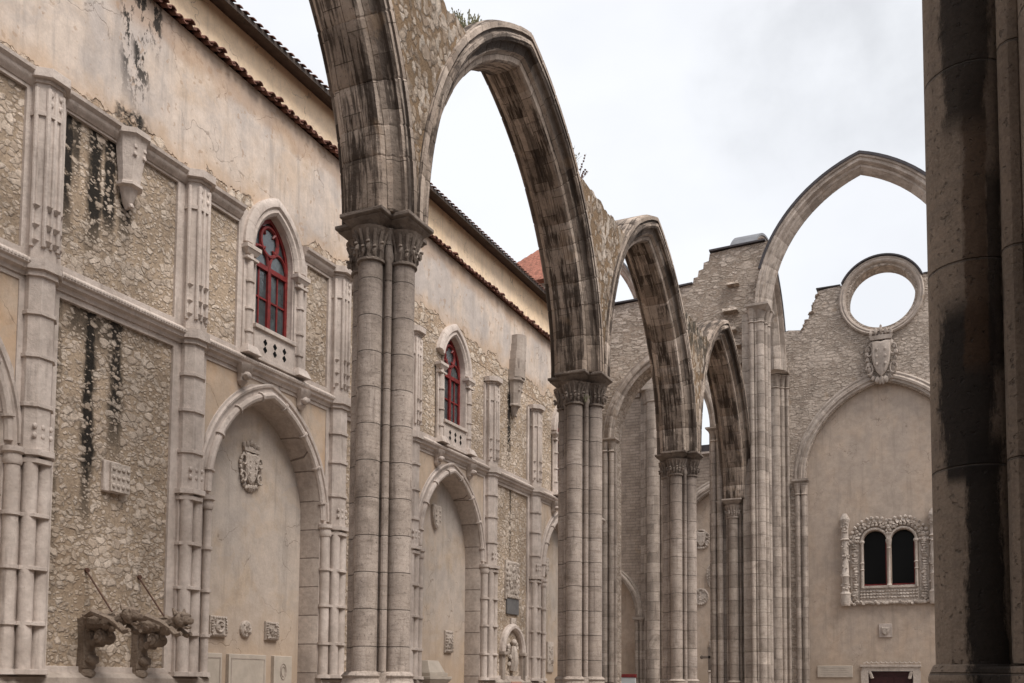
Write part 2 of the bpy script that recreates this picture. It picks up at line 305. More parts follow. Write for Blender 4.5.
M['arch_pale'] = mat_arch('pale_voussoirs', (.38, .335, .295), (.52, .47, .42), (.17, .14, .115), .5, 4.)
M['spandrel'] = mat_rubble('arcade_rubble', sc=4.6, lo=(.27, .21, .155), hi=(.57, .51, .44), mortar=(.235, .165, .10), cover=.80, dist=.055, gapk=.045, bur=-.05, flat=(1, 1.25, 1))
M['spandrel_mossy'] = mat_rubble('mossy_arcade_rubble', sc=4.6, lo=(.27, .21, .155), hi=(.57, .51, .44), mortar=(.235, .165, .10), cover=.80, dist=.055, gapk=.045, bur=-.05, flat=(1, 1.25, 1), moss=11.9)
M['transept'] = mat_blocks('transept_masonry', 'y', (.44, .38, .32), (.62, .55, .48), (.36, .30, .245), .7, .30, .14, .9, .22, .045)
M['farwall'] = mat_blocks('end_wall_masonry', 'y', (.45, .39, .335), (.63, .56, .49), (.41, .35, .295), .44, .17, .10, 1., .15, .045)
M['courses'] = mat_blocks('fine_coursed_wall', 'y', (.31, .265, .225), (.38, .33, .285), (.26, .22, .19), .5, .15, .02, 0, .15, .015)
M['far_plaster'] = mat_plaster('end_wall_plaster', (.47, .40, .335), (.46, .375, .30), (.42, .365, .315), (.38, .31, .24))
M['ground'] = mat_blocks('paving', 'x', (.22, .195, .17), (.30, .27, .24), (.14, .12, .10), .8, .8, .03)
M['grass'] = mat_plain('dry_weeds', (.20, .19, .115), .8, .5, 9)
M['stalk'] = mat_plain('dry_stalks', (.17, .11, .10), .8, .4, 9)
M['slab'] = mat_plain('pale_slab', (.44, .38, .32), .7, .12, 3, bump=.004)
M['pink_slab'] = mat_plain('pink_marble', (.42, .24, .18), .5, .15, 5)
M['grey_slab'] = mat_plain('grey_slate', (.13, .125, .125), .7, .2, 6, bump=.004)
M['white'] = mat_plain('white_board', (.5, .52, .52), .5, .05, 3)

# ---------------------------------------------------------------- mesh builder
def sharpen(bm, ang=.6):
    bm.normal_update()
    for f in bm.faces: f.smooth = True
    for e in bm.edges:
        if len(e.link_faces) == 2 and e.calc_face_angle(0) > ang: e.smooth = False

class MB:
    def __init__(s): s.bm = bmesh.new()
    def quad(s, pts): s.bm.faces.new([s.bm.verts.new(p) for p in pts])
    def box(s, x0, x1, y0, y1, z0, z1):
        v = [s.bm.verts.new(p) for p in ((x0,y0,z0),(x1,y0,z0),(x1,y1,z0),(x0,y1,z0),(x0,y0,z1),(x1,y0,z1),(x1,y1,z1),(x0,y1,z1))]
        for f in ((0,3,2,1),(4,5,6,7),(0,1,5,4),(1,2,6,5),(2,3,7,6),(3,0,4,7)): s.bm.faces.new([v[i] for i in f])
        return v
    def frustum(s, a, b, z0, z1):
        """a,b = (x0,x1,y0,y1) at z0 and z1"""
        v = s.box(0, 1, 0, 1, z0, z1)
        for q, r in ((v[:4], a), (v[4:], b)):
            for p, (i, j) in zip(q, ((0,2),(1,2),(1,3),(0,3))): p.co.x = r[i]; p.co.y = r[j]
    def loft(s, rings, caps=True, closed=True):
        vs = [[s.bm.verts.new(p) for p in r] for r in rings]; n = len(vs[0])
        for a, b in zip(vs, vs[1:]):
            for i in range(n if closed else n-1): s.bm.faces.new((a[i], a[(i+1) % n], b[(i+1) % n], b[i]))
        if caps and closed:
            s.bm.faces.new(vs[0][::-1]); s.bm.faces.new(vs[-1])
        return vs
    def prism(s, poly, z0, z1): s.loft([[(x, y, z0) for x, y in poly], [(x, y, z1) for x, y in poly]])
    def lathe(s, cx, cy, prof, n=20, a0=0., a1=2*math.pi):
        full = abs(a1-a0-2*math.pi) < 1e-6; k = n if full else n+1
        s.loft([[(cx+r*math.cos(a0+(a1-a0)*i/n), cy+r*math.sin(a0+(a1-a0)*i/n), z) for i in range(k)] for r, z in prof], True, full)
    def tube(s, pts, r, n=8):
        pts = [Vector(p) for p in pts]; rs = r if isinstance(r, (list, tuple)) else [r]*len(pts); rings = []
        for i, p in enumerate(pts):
            d = (pts[min(i+1, len(pts)-1)]-pts[max(i-1, 0)]).normalized(); a = d.orthogonal().normalized() if i == 0 else (a-d*a.dot(d)).normalized()
            b = d.cross(a); rings.append([p+(a*math.cos(2*math.pi*j/n)+b*math.sin(2*math.pi*j/n))*rs[i] for j in range(n)])
        s.loft(rings)
    def ball(s, c, r, sub=2, jit=0.):
        r = r if isinstance(r, (tuple, list)) else (r, r, r)
        g = bmesh.ops.create_icosphere(s.bm, subdivisions=sub, radius=1)
        for v in g['verts']:
            k = 1+(mnoise.noise(v.co*2.3+Vector(c)*3)*jit if jit else 0); v.co = Vector((c[0]+v.co.x*r[0]*k, c[1]+v.co.y*r[1]*k, c[2]+v.co.z*r[2]*k))
    def sheet(s, outer, holes, to3, depth):
        """flat wall with openings in (a,b) coordinates, extruded by the vector depth"""
        bm = bmesh.new(); es = []
        for loop in [outer]+list(holes):
            vs = [bm.verts.new((*p, 0)) for p in loop]; es += [bm.edges.new((vs[i], vs[(i+1) % len(vs)])) for i in range(len(vs))]
        bmesh.ops.triangle_fill(bm, use_beauty=True, use_dissolve=False, edges=es)
        m = {}
        bmesh.ops.recalc_face_normals(bm, faces=bm.faces)
        fr = {v: s.bm.verts.new(to3(v.co.x, v.co.y)) for v in bm.verts}; bk = {v: s.bm.verts.new(Vector(to3(v.co.x, v.co.y))+Vector(depth)) for v in bm.verts}
        for f in bm.faces:
            s.bm.faces.new([fr[v] for v in f.verts]); s.bm.faces.new([bk[v] for v in reversed(f.verts)])
        for e in bm.edges:
            if len(e.link_faces) == 1:
                a, b = e.verts; s.bm.faces.new((fr[a], fr[b], bk[b], bk[a]))
        bm.free()
    def build(s, name, mat, parent=None, bevel=0., recalc=True, ang=.6):
        if recalc: bmesh.ops.recalc_face_normals(s.bm, faces=s.bm.faces)
        sharpen(s.bm, ang)
        me = bpy.data.meshes.new(name); s.bm.to_mesh(me); s.bm.free()
        me.materials.append(M[mat]); o = bpy.data.objects.new(name, me); COL.objects.link(o)
        if parent: o.parent = parent
        if bevel:
            b = o.modifiers.new('bevel', 'BEVEL'); b.width = bevel; b.segments = 2; b.limit_method = 'ANGLE'; b.angle_limit = .6
        return o

def tag(o, label=None, cat=None, group=None, kind=None):
    for k, v in (('label', label), ('category', cat), ('group', group), ('kind', kind)):
        if v: o[k] = v
    return o
def thing(name, label, cat, loc=(0, 0, 0), group=None):
    o = bpy.data.objects.new(name, None); COL.objects.link(o); o.location = loc; o.empty_display_size = .3
    return tag(o, label, cat, group)
def dup(o, loc=None, parent=None, label=None):
    c = o.copy(); COL.objects.link(c); c.parent = parent
    if loc is not None: c.location = loc
    if label: c['label'] = label
    for ch in list(o.children): dup(ch, None, c)
    return c

# ---------------------------------------------------------------- pointed arches
class Arch:
    """two-centred pointed arch of half span a and radius R (of the base curve), springing at h=0, centred on x=0"""
    def __init__(s, a, R): s.a, s.R, s.c = a, R, R-a
    def pt(s, t, d):                        # t in -1..1 (0 = apex), d = outward offset
        q = s.R+d; tm = math.acos(max(-1, min(1, s.c/q))); th = (1-abs(t))*tm; x = s.c-q*math.cos(th)
        return (x if t <= 0 else -x), q*math.sin(th)
    def rise(s, d=0.): return math.sqrt((s.R+d)**2-s.c**2)
    def curve(s, d, n=14): return [s.pt(-1+i/n, d) for i in range(2*n+1)]

def sweep_arch(mb, arch, prof, to3, nv=11, sub=2, groove=.014, jag=0., tmin=-1., tmax=1., dark_tone=None):
    """voussoirs along the arch; prof = closed loop of (s across, d radial)"""
    bm = mb.bm; uvl = bm.loops.layers.uv.get('UVMap') or bm.loops.layers.uv.new('UVMap'); tl = bm.faces.layers.float.get('tint') or bm.faces.layers.float.new('tint'); so_ = bm.faces.layers.float.get('soot') or bm.faces.layers.float.new('soot')
    cs = sum(p[0] for p in prof)/len(prof); cdn = sum(p[1] for p in prof)/len(prof)
    cum = [0.]
    for i in range(len(prof)): a, b = prof[i], prof[(i+1) % len(prof)]; cum.append(cum[-1]+math.hypot(a[0]-b[0], a[1]-b[1]))
    rings = []; e = .0035; n2 = nv*2
    cuts = [-1+i*2/n2 for i in range(n2+1)]
    cuts = [c+(random.uniform(-.25, .25)*2/n2 if 0 < i < n2 and i != nv else 0) for i, c in enumerate(cuts)]
    rnd = random.uniform(0, 50)
    for k in range(n2):
        t0, t1 = cuts[k], cuts[k+1]
        if t1 <= tmin or t0 >= tmax: continue
        tint = random.random(); off = random.uniform(-jag, jag)
        for i, t in enumerate([t0, t0+e]+[t0+(t1-t0)*j/sub for j in range(1, sub)]+[t1-e, t1]):
            last = i in (0, sub+2); sh = groove if last else 0.
            ring = []
            for (ps, pd) in prof:
                q = math.hypot(ps-cs, pd-cdn) or 1; ss_, dd = ps-(ps-cs)/q*sh, pd-(pd-cdn)/q*sh+off
                x, h = arch.pt(t, dd); ring.append(bm.verts.new(to3(x, h, ss_)))
            rings.append((ring, t, tint))
    for (a, ta, tt), (b, tb, t2) in zip(rings, rings[1:]):
        for i in range(len(prof)):
            j = (i+1) % len(prof); f = bm.faces.new((a[i], a[j], b[j], b[i])); f[tl] = t2 if ta != tb else tt; f[so_] = dark_tone[i] if dark_tone else .5
            for lp, uvv in zip(f.loops, ((ta, cum[i]), (ta, cum[i+1]), (tb, cum[i+1]), (tb, cum[i]))): lp[uvl].uv = (uvv[0]*arch.R+rnd, uvv[1])
    bm.faces.new(rings[0][0][::-1]); bm.faces.new(rings[-1][0])

# ================================================================ SETTING
mb = MB(); mb.quad([(-400, -300, 0), (400, -300, 0), (400, 600, 0), (-400, 600, 0)]); tag(mb.build('ground', 'ground', recalc=False), kind='structure')

# ================================================================ LEFT AISLE WALL
XW = -12.75                                  # face of the dressed stone
PER = 7.66
PIL = [5.52, 9.99, 13.19, 17.68, 20.85, 25.34, 28.50, 33.3]
NICHE = [15.46+PER*i for i in (-1, 0, 1, 2)]; NICHE[3] += .28
SOLID = [11.59, 19.265, 26.92]
NA = Arch(1.70, 2.28); NSP = 5.15             # niche arch, springing height
WA = Arch(.60, .98); WSP = 10.26
def wall3(y, z): return (XW, y, z)
def niche_loop(yc, d=0., z0=.25): return [(yc-NA.a-d, z0)]+[(yc+x, NSP+h) for x, h in NA.curve(d, 12)]+[(yc+NA.a+d, z0)]
def win_loop(yc, d=0., z0=8.72): return [(yc-WA.a-d, z0)]+[(yc+x, WSP+h) for x, h in WA.curve(d, 8)]+[(yc+WA.a+d, z0)]

aw = thing('aisle_wall', 'long weathered side wall with framed rubble panels, blind pointed niches and red windows', 'wall', (XW, 20, 0))
def part(mb, name, mat, parent=aw, **k):
    o = mb.build(name, mat, parent, **k); o.matrix_parent_inverse = Matrix.Translation((-XW, -20, 0)) if parent == aw else Matrix.Identity(4); return o
# body of the wall, below and above the cornice
def win_notch(yc, d, z0, zt):
    """the part of a window opening below height zt, listed from right to left"""
    l = [p for p in win_loop(yc, d, z0) if p[1] < zt]; k = max(i for i, p in enumerate(l) if p[0] < yc)+1
    return l[k:], l[:k]
def notched(y0, y1, zt, wins, d, z0):
    o = [(y0, 0), (y1, 0), (y1, zt)]
    for yc in sorted(wins, reverse=True):
        rt, lf = win_notch(yc, d, z0, zt); xr = rt[0][0]; o += [(xr-.004, zt)]+rt+lf+[(2*yc-xr+.004, zt)]
    return o+[(y0, zt)]
mb = MB(); holes = [niche_loop(y, .02) for y in NICHE]
mb.sheet(notched(3.4, 35.0, 10.93, NICHE, .02, 8.70), holes, lambda y, z: (XW-.055, y, z), (-1.2, 0, 0)); part(mb, 'rubble_panel', 'rubble_stained')
mb = MB(); bot = [(3.4, 10.93)]
for yc in NICHE: bot += [p for p in [(yc-.9, 10.93)]+[(yc+x, WSP+h) for x, h in WA.curve(.05, 16)]+[(yc+.9, 10.93)] if p[1] > 10.92]
mb.sheet(bot+[(35.0, 10.93), (35.0, 13.19), (3.4, 13.75)], [], lambda y, z: (XW-.045, y, z), (-1.2, 0, 0))
ub = part(mb, 'plaster_wall', 'upper')

# frames of dressed stone round the panels, one per bay
def rect(a, b, c, d): return [(a, c), (b, c), (b, d), (a, d)]
frame_solid = frame_niche = None
for i, yc in enumerate(SOLID):
    top = 10.93 if i == 0 else 8.13
    h = [rect(yc-1.22, yc+1.18, 1.86, 7.60)]+([rect(yc-1.22, yc+1.18, 8.12, 10.62)] if i == 0 else [])
    mb = MB(); mb.sheet(rect(yc-1.52, yc+1.52, 0, top), h, wall3, (-.06, 0, 0)); part(mb, 'panel_frame', 'trim', bevel=.006)
    if i:
        mb = MB()
        for sgn in (-1, 1): mb.box(XW-.06, XW, yc+sgn*1.2-.07, yc+sgn*1.2+.07, 8.131, 10.55)
        part(mb, 'panel_frame', 'trim')
for i, yc in enumerate(NICHE):
    s0 = [(yc-1.86, 7.62), (yc-1.86, 5.9)]+[p for p in [(yc+x, NSP+hh) for x, hh in NA.curve(.36, 16)] if yc-1.86 < p[0] < yc-.12 and p[1] < 7.50]+[(yc-.12, 7.62)]
    s1 = [(2*yc-y, z) for y, z in s0]
    h = [niche_loop(yc), s0, s1]; wz = 10.93 if i < 2 else 8.13
    if i < 2: h += [rect(yc-1.88, yc-1.08, 8.12, 10.60), rect(yc+1.08, yc+1.86, 8.12, 10.60)]
    mb = MB(); mb.sheet(notched(yc-2.28, yc+2.28, wz, [yc], 0., 8.72) if i < 2 else rect(yc-2.28, min(yc+2.28, 34.98), 0, wz), h, wall3, (-.06, 0, 0)); part(mb, 'panel_frame', 'trim', bevel=.006)
    if i >= 2:
        mb = MB()
        for sgn in (-1, 1): mb.box(XW-.06, XW, yc+sgn*1.95-.07, yc+sgn*1.95+.07, 8.131, 10.45)
        part(mb, 'panel_frame', 'trim')
    mb = MB(); o2 = [(yc-1.98, 7.75), (yc-1.98, 5.3)]+[p for p in [(yc+x, NSP+hh) for x, hh in NA.curve(.25, 16)] if abs(p[0]-yc) < 1.92]+[(yc+1.98, 5.3), (yc+1.98, 7.75)]
    mb.sheet(o2, [], lambda y, z: (XW-.022, y, z), (-.03, 0, 0)); part(mb, 'plaster_panel', 'spandrel_plaster')

# niches: reveal, back, roll moulding with bosses
XB = -13.20
for i, yc in enumerate(NICHE):
    t = niche_loop(yc); t2 = niche_loop(yc, -.06)
    mb = MB(); mb.loft([[(XW-.002, y, z) for y, z in t], [(XW-.10, y, z) for y, z in t2], [(XB, y, z) for y, z in niche_loop(yc, -.09)]], False, False)
    nb = part(mb, 'niche', 'reveal', ang=.9)
    mb = MB(); mb.sheet(niche_loop(yc, .06, .2), [], lambda y, z: (XB-.001, y, z), (-.25, 0, 0)); o = mb.build('niche_back', 'niche_plaster', nb); o.matrix_parent_inverse = Matrix.Identity(4)
    mb = MB(); c = NA.curve(.07, 16); mb.tube([(XW+.02, yc+x, NSP+hh) for x, hh in c], .072, 8)
    c2 = NA.curve(.27, 16); mb.tube([(XW+.0, yc+x, NSP+hh) for x, hh in c2], .045, 6)
    for k in range(2, 31, 4):
        a = NA.pt(-1+k/16, .07); b = NA.pt(-1+k/16+.012, .07); mb.tube([(XW+.02, yc+a[0], NSP+a[1]), (XW+.02, yc+b[0], NSP+b[1])], .105, 10)
    o = mb.build('niche_moulding', 'trim', nb); o.matrix_parent_inverse = Matrix.Identity(4)

# clustered pilasters
RZ_UP, RZ_LO = (7.14, 6.49, 5.74), (4.08, 3.29, 2.47)
def octo(y, r, d, x=0.): return [(XW-.03, y-r), (XW+d*.42+x, y-r), (XW+d+x, y-r*.48), (XW+d+x, y+r*.48), (XW+d*.42+x, y+r), (XW-.03, y+r)]
def make_pilaster(y, top):
    mb = MB(); mb.prism(octo(y, .24, .22), 7.9, top-.22)
    for a in (-.235, -.12, .12, .235):
        d = .1 if abs(a) > .2 else .225; mb.lathe(XW+d, y+a, [(.038, 8.15), (.038, top-.3)], 8)
    mb.lathe(XW+.225, y, [(.03, 8.15), (.03, top-.3)], 8)
    for a, d in ((-.21, .13), (-.07, .235), (.07, .235), (.21, .13)):          # little canopy brackets
        for z in (8.18, 8.42, 8.72): mb.frustum((XW+d-.05, XW+d-.005, y+a-.035, y+a+.035), (XW+d-.05, XW+d+.05, y+a-.05, y+a+.05), z, z+.07)
    o = part(mb, 'pilaster', 'trim', bevel=.004)
    def sub(mb, nm): q = mb.build(nm, 'trim', o, bevel=.004); q.matrix_parent_inverse = Matrix.Identity(4)
    mb = MB(); mb.prism(octo(y, .265, .25), top-.73, top-.66); mb.prism(octo(y, .245, .23), top-.66, top-.22)
    for a in (-.09, .09):
        for zz in (top-.36, top-.52): mb.ball((XW+.235, y+a, zz), (.03, .05, .06), 1)
    mb.prism(octo(y, .27, .26), top-.22, top-.16); mb.prism(octo(y, .33, .34), top-.16, top-.02); sub(mb, 'capital')
    mb = MB(); mb.prism(octo(y, .235, .22), 5.05, 7.72)
    for z in RZ_UP: mb.prism(octo(y, .265, .25), z-.03, z+.03)
    for a in (-.14, 0, .14):
        for z in (5.28, 5.42): mb.ball((XW+.215, y+a, z), (.03, .045, .05), 1)
    sub(mb, 'middle_shaft')
    mb = MB(); mb.box(XW-.03, XW+.06, y-.25, y+.25, 1.76, 5.0)
    for a in (-.118, .118): mb.lathe(XW+.12, y+a, [(.112, 1.76), (.112, 5.0)], 14)
    for z in RZ_LO: mb.prism(octo(y, .265, .27), z-.028, z+.028)
    mb.prism(octo(y, .30, .31), 4.97, 5.06); mb.prism(octo(y, .27, .27), 4.86, 4.93); mb.prism(octo(y, .31, .33), 1.72, 1.80); sub(mb, 'lower_shafts')
for i, y in enumerate(PIL): make_pilaster(y, 10.92 if y < 18.5 else 10.66)
for yc in NICHE:                                                              # jamb shafts of the niches
    for s in (-1, 1):
        y = yc+s*(NA.a+(.09 if s < 0 else .12)); q = .075 if s < 0 else .11; mb = MB(); mb.lathe(XW+.06, y, [(q, 1.76), (q, 4.97)], 12)
        for z in RZ_LO: mb.lathe(XW+.06, y, [(q+.03, z-.028), (q+.03, z+.028)], 12)
        mb.lathe(XW+.06, y, [(q+.015, 4.80), (q+.035, 4.86), (q+.015, 4.95), (q+.055, 4.98), (q+.055, 5.055)], 12); mb.lathe(XW+.06, y, [(q+.06, 1.72), (q+.045, 1.80)], 12)
        part(mb, 'jamb_shaft', 'trim')
# horizontal mouldings
def mould(mb, y0, y1, prof): mb.loft([[(XW+d, y0, z) for d, z in prof], [(XW+d, y1, z) for d, z in prof]])
CP = [(-.05, 10.66), (.02, 10.66), (.05, 10.70), (.09, 10.74), (.10, 10.79), (.155, 10.84), (.165, 10.89), (-.05, 10.95)]
mb = MB()
for a, b in ((3.4, 6.74), (8.73, 14.40), (16.36, 18.9)): mould(mb, a, b, CP)
part(mb, 'cornice', 'trim')
SP_ = [(-.05, 7.70), (.03, 7.70), (.05, 7.76), (.11, 7.79), (.12, 7.84), (.16, 7.865), (.165, 7.91), (.13, 7.94), (.10, 7.95), (.04, 8.01), (-.05, 8.02)]
mb = MB(); mould(mb, 3.4, 35.0, SP_)
for y in PIL: mb.prism(octo(y, .31, .31), 7.79, 7.955); mb.prism(octo(y, .27, .26), 7.7, 7.79)
o = part(mb, 'string_course', 'trim')
mb = MB(); k = 0; y = 3.5
while y < 30:
    mb.ball((XW+.15, y, 7.905), (.03, .034, .036), 1); y += .062
q = mb.build('rope_moulding', 'trim', o); q.matrix_parent_inverse = Matrix.Identity(4)
mb = MB()
ed = [3.4]+[v for yc in NICHE for v in (yc-NA.a, yc+NA.a)]+[35.0]
for a, b in zip(ed[::2], ed[1::2]): mould(mb, a, b, [(-.02, 1.62), (.12, 1.62), (.12, 1.68), (.06, 1.74), (.0, 1.77), (-.02, 1.77)]); mb.box(XW+.0, XW+.13, a, b, .0, 1.62)
part(mb, 'base_course', 'trim_dark')

# corbels
def corbel(y, top, k=1., mat='trim'):
    mb = MB(); h = lambda r: [(XW-.02, y-r), (XW+r*.5, y-r), (XW+r*1.1, y-r*.5), (XW+r*1.1, y+r*.5), (XW+r*.5, y+r), (XW-.02, y+r)]
    lv = [(.34, 0), (.34, -.10), (.30, -.14), (.28, -.2), (.27, -.4), (.22, -.75), (.20, -.95), (.24, -.98), (.24, -1.03), (.17, -1.06), (.10, -1.3), (.03, -1.42)]
    mb.loft([[(x, yy, top+dz*k) for x, yy in h(r*k)] for r, dz in lv][::-1])
    for a in (-.11, .11):
        for dz in (-.32, -.46): mb.ball((XW+.29*k, y+a*k, top+dz*k), (.04*k, .05*k, .055*k), 1)
    mb.ball((XW+.1, y, top-1.38*k), .06*k, 1)
    return part(mb, 'corbel', mat)
corbel(11.62, 10.86, .9); corbel(26.95, 11.1, .85, 'trim_dark')
mb = MB(); z = 11.1
while z < 12.5:
    hh = random.uniform(.22, .34); r = .30-.05*(z-11.1)+random.uniform(-.02, .02); yo = 26.95+(z-11.1)*.16; xo = XW+.02-(z-11.1)*.03
    pl = [(xo-.1, yo-r), (xo+.16, yo-r), (xo+.30, yo-r*.55), (xo+.34, yo), (xo+.30, yo+r*.55), (xo+.16, yo+r), (xo-.1, yo+r)]
    mb.loft([[(x, y+.02, zz) for x, y in pl] for zz in (z, z+hh-.012)]); z += hh
part(mb, 'broken_shaft', 'trim_dark')
for i, yc in enumerate(NICHE):                                                # small leaf brackets under the windows
    if i == 0: continue
    for s in (-1, 1):
        mb = MB(); y = yc+s*.92; mb.loft([[(XW+a*r, y+b*r*.7, z) for a, b in ((-.1, -1), (.7, -1), (1, 0), (.7, 1), (-.1, 1))] for r, z in ((.05, 7.38), (.13, 7.46), (.12, 7.6), (.22, 7.72), (.24, 7.79))])
        mb.ball((XW+.15, y, 7.56), (.09, .1, .08), 2, .3); part(mb, 'corbel', 'trim')

# windows
def make_window(yc, full):
    mb = MB(); P3 = lambda x, h, s: (XW+s, yc+x, WSP+h)
    sweep_arch(mb, WA, [(-.06, .02), (.02, .02), (.07, .08), (.055, .15), (.10, .19), (.10, .30), (.06, .36), (-.06, .36)], P3, 4, 3, .006, tmin=-1 if full else -.62)
    o = part(mb, 'window', 'trim')
    def sub(mb, nm, mat='trim', **k):
        q = mb.build(nm, mat, o, **k); q.matrix_parent_inverse = Matrix.Identity(4); return q
    mb = MB(); t = win_loop(yc, .0); mb.loft([[(XW+.02, y, z) for y, z in win_loop(yc, .02)], [(XW-.08, y, z) for y, z in win_loop(yc, -.005)], [(XW-.5, y, z) for y, z in win_loop(yc, -.04)]], False, False); sub(mb, 'reveal', 'trim', ang=.9)
    for s in (-1, 1):
        y = yc+s*.79; mb = MB(); mb.box(XW-.03, XW+.035, y-.16, y+.2, 8.04, 10.05); mb.lathe(XW+.03, y, [(.085, 8.04), (.085, 10.05)], 12)
        for z in (8.5, 8.95, 9.5): mb.lathe(XW+.03, y, [(.11, z-.025), (.11, z+.025)], 12)
        mb.frustum((XW-.03, XW+.10, y-.14, y+.14), (XW-.03, XW+.15, y-.2, y+.2), 10.03, 10.12); mb.box(XW-.03, XW+.16, y-.21, y+.21, 10.12, 10.2); mb.box(XW-.03, XW+.13, y-.17, y+.17, 9.92, 9.97)
        mb.frustum((XW-.03, XW+.24, y-.21, y+.21), (XW-.03, XW+.16, y-.14, y+.14), 8.02, 8.2)
        sub(mb, 'jamb', bevel=.005)
    mb = MB(); mb.box(XW-.48, XW+.06, yc-.63, yc+.63, 8.02, 8.64); mb.box(XW-.48, XW+.11, yc-.65, yc+.65, 8.64, 8.72); mb.box(XW-.03, XW+.13, yc-.66, yc+.66, 8.0, 8.08); sub(mb, 'sill', bevel=.006)
    mb = MB()
    for a in (-.3, 0, .3):
        for z in (8.28, 8.43):
            for dy, dz in ((-.03, 0), (.03, 0), (0, .035), (0, -.035)):
                mb.loft([[(XW+.0605+q*.002, yc+a+dy+.03*math.cos(k*math.pi/4), z+dz+.034*math.sin(k*math.pi/4)) for k in range(8)] for q in (0, 1)])
    sub(mb, 'quatrefoil', 'void')  # flat black discs paint the shade inside pierced holes
    XG = XW-.13; mb = MB(); ol = win_loop(yc, -.01); il = win_loop(yc, -.085, 8.80)
    mb.sheet(ol, [il], lambda y, z: (XG, y, z), (-.08, 0, 0)); mb.box(XG-.07, XG+.015, yc-.045, yc+.045, 8.76, 10.12); mb.box(XG-.07, XG+.01, yc-.56, yc+.56, 10.02, 10.12)
    for a in (-.29, .29):
        mb.tube([(XG-.03, yc+a+.265*math.cos(k*math.pi/12), 10.12+.36*math.sin(k*math.pi/12)) for k in range(13)], .036, 6)
        mb.box(XG-.06, XG-.02, yc+a-.018, yc+a+.018, 8.76, 10.1)
    for z in (9.42,): mb.box(XG-.06, XG-.018, yc-.56, yc+.56, z-.018, z+.018)
    mb.tube([(XG-.03, yc+.265*math.cos(k*math.pi/12), 10.66+.3*math.sin(k*math.pi/12)) for k in range(25)], .045, 6)
    for k in range(4):
        a = k*math.pi/2+math.pi/4; mb.tube([(XG-.03, yc+.25*math.cos(a), 10.66+.28*math.sin(a)), (XG-.03, yc+.16*math.cos(a), 10.66+.18*math.sin(a))], [.05, .02], 6)
    sub(mb, 'frame', 'red')
    mb = MB(); mb.sheet(win_loop(yc, -.03, 8.75), [], lambda y, z: (XG-.045, y, z), (-.01, 0, 0)); sub(mb, 'pane', 'glass')
    mb = MB(); mb.box(XW-1.23, XW-1.2, yc-1, yc+1, 8.5, 11.3); sub(mb, 'interior', 'void')  # black sheet stands in for the unlit room behind the pane
make_window(NICHE[0], True); make_window(NICHE[1], True); make_window(NICHE[2], False); make_window(NICHE[3], True)

# eaves tiles on the wall head
mb = MB(); y = 4.0; n = 0
while y < 34.9:
    z = 13.76-.018*(y-4)+random.uniform(-.012, .012); s = random.uniform(-.05, .05); z += random.uniform(-.015, .015); ring = []
    for (x, dz, r) in ((XW+.14+s, -.02, .078), (XW-.4, .17, .072), (XW-1.0, .39, .072)):
        ring.append([(x, y+r*math.cos(k*math.pi/6), z+dz+r*.8*math.sin(k*math.pi/6)) for k in range(7)]+[(x, y+(r-.02)*math.cos(k*math.pi/6), z+dz+(r-.02)*.8*math.sin(k*math.pi/6)) for k in range(6, -1, -1)])
    mb.loft(ring)
    ring = [[(x, y+.105+.07*math.cos(k*math.pi/5), z+dz-.02-.05*math.sin(k*math.pi/5)) for k in range(6)]+[(x, y+.105+.055*math.cos(k*math.pi/5), z+dz-.005-.04*math.sin(k*math.pi/5)) for k in range(5, -1, -1)] for x, dz in ((XW+.12, 0), (XW-1.0, .42))]
    mb.loft(ring); y += .21
part(mb, 'roof_tiles', 'tile')

# ---------------------------------------------------------------- yellow building on top / behind
yb = thing('convent_building', 'yellow rendered upper building with dark overhanging eaves behind the tiled wall head', 'building', (-14, 18, 0))
def bpart(mb, name, mat, **k): o = mb.build(name, mat, yb, **k); o.matrix_parent_inverse = Matrix.Translation((14, -18, 0)); return o
XY = -13.72
mb = MB(); mb.box(XY-9, XY, 3, 35.5, 10, 15.55); bpart(mb, 'wall', 'yellow')
mb = MB(); mb.loft([[(XY+.46, y, 15.27), (XY+.46, y, 15.38), (XY-5, y, 17.5), (XY-9.6, y, 15.34), (XY-9.6, y, 15.22), (XY-5, y, 17.3)] for y in (2.5, 36)]); rf = bpart(mb, 'roof', 'eave')
mb = MB(); y = 2.6
while y < 36:
    mb.loft([[(x, y+.07*math.cos(k*math.pi/6), z+.028*math.sin(k*math.pi/6)) for k in range(7)] for x, z in ((XY+.52, 15.38), (XY-5, 17.52))], True, True); y += .21
q = mb.build('tiles', 'tile', rf); q.matrix_parent_inverse = Matrix.Identity(4)
# small tower with a pyramid roof farther back
tw = thing('tower', 'small square tower with red tiled pyramid roof behind the yellow building', 'tower', (-20.35, 46, 0))
mb = MB(); mb.box(-22.55, -18.15, 43.8, 48.2, 0, 21.75); o = mb.build('wall', 'trim_dark', tw); o.matrix_parent_inverse = Matrix.Translation((20.35, -46, 0))
mb = MB(); n = 11
for k in range(n):
    a, b = 2.7*(1-k/n), 2.7*(1-(k+1)/n)+.05; mb.frustum((-20.35-a, -20.35+a, 46-a, 46+a), (-20.35-b, -20.35+b, 46-b, 46+b), 21.75+k*.26, 21.75+(k+1)*.26-.02)
o = mb.build('roof', 'tile_pale', tw); o.matrix_parent_inverse = Matrix.Translation((20.35, -46, 0))

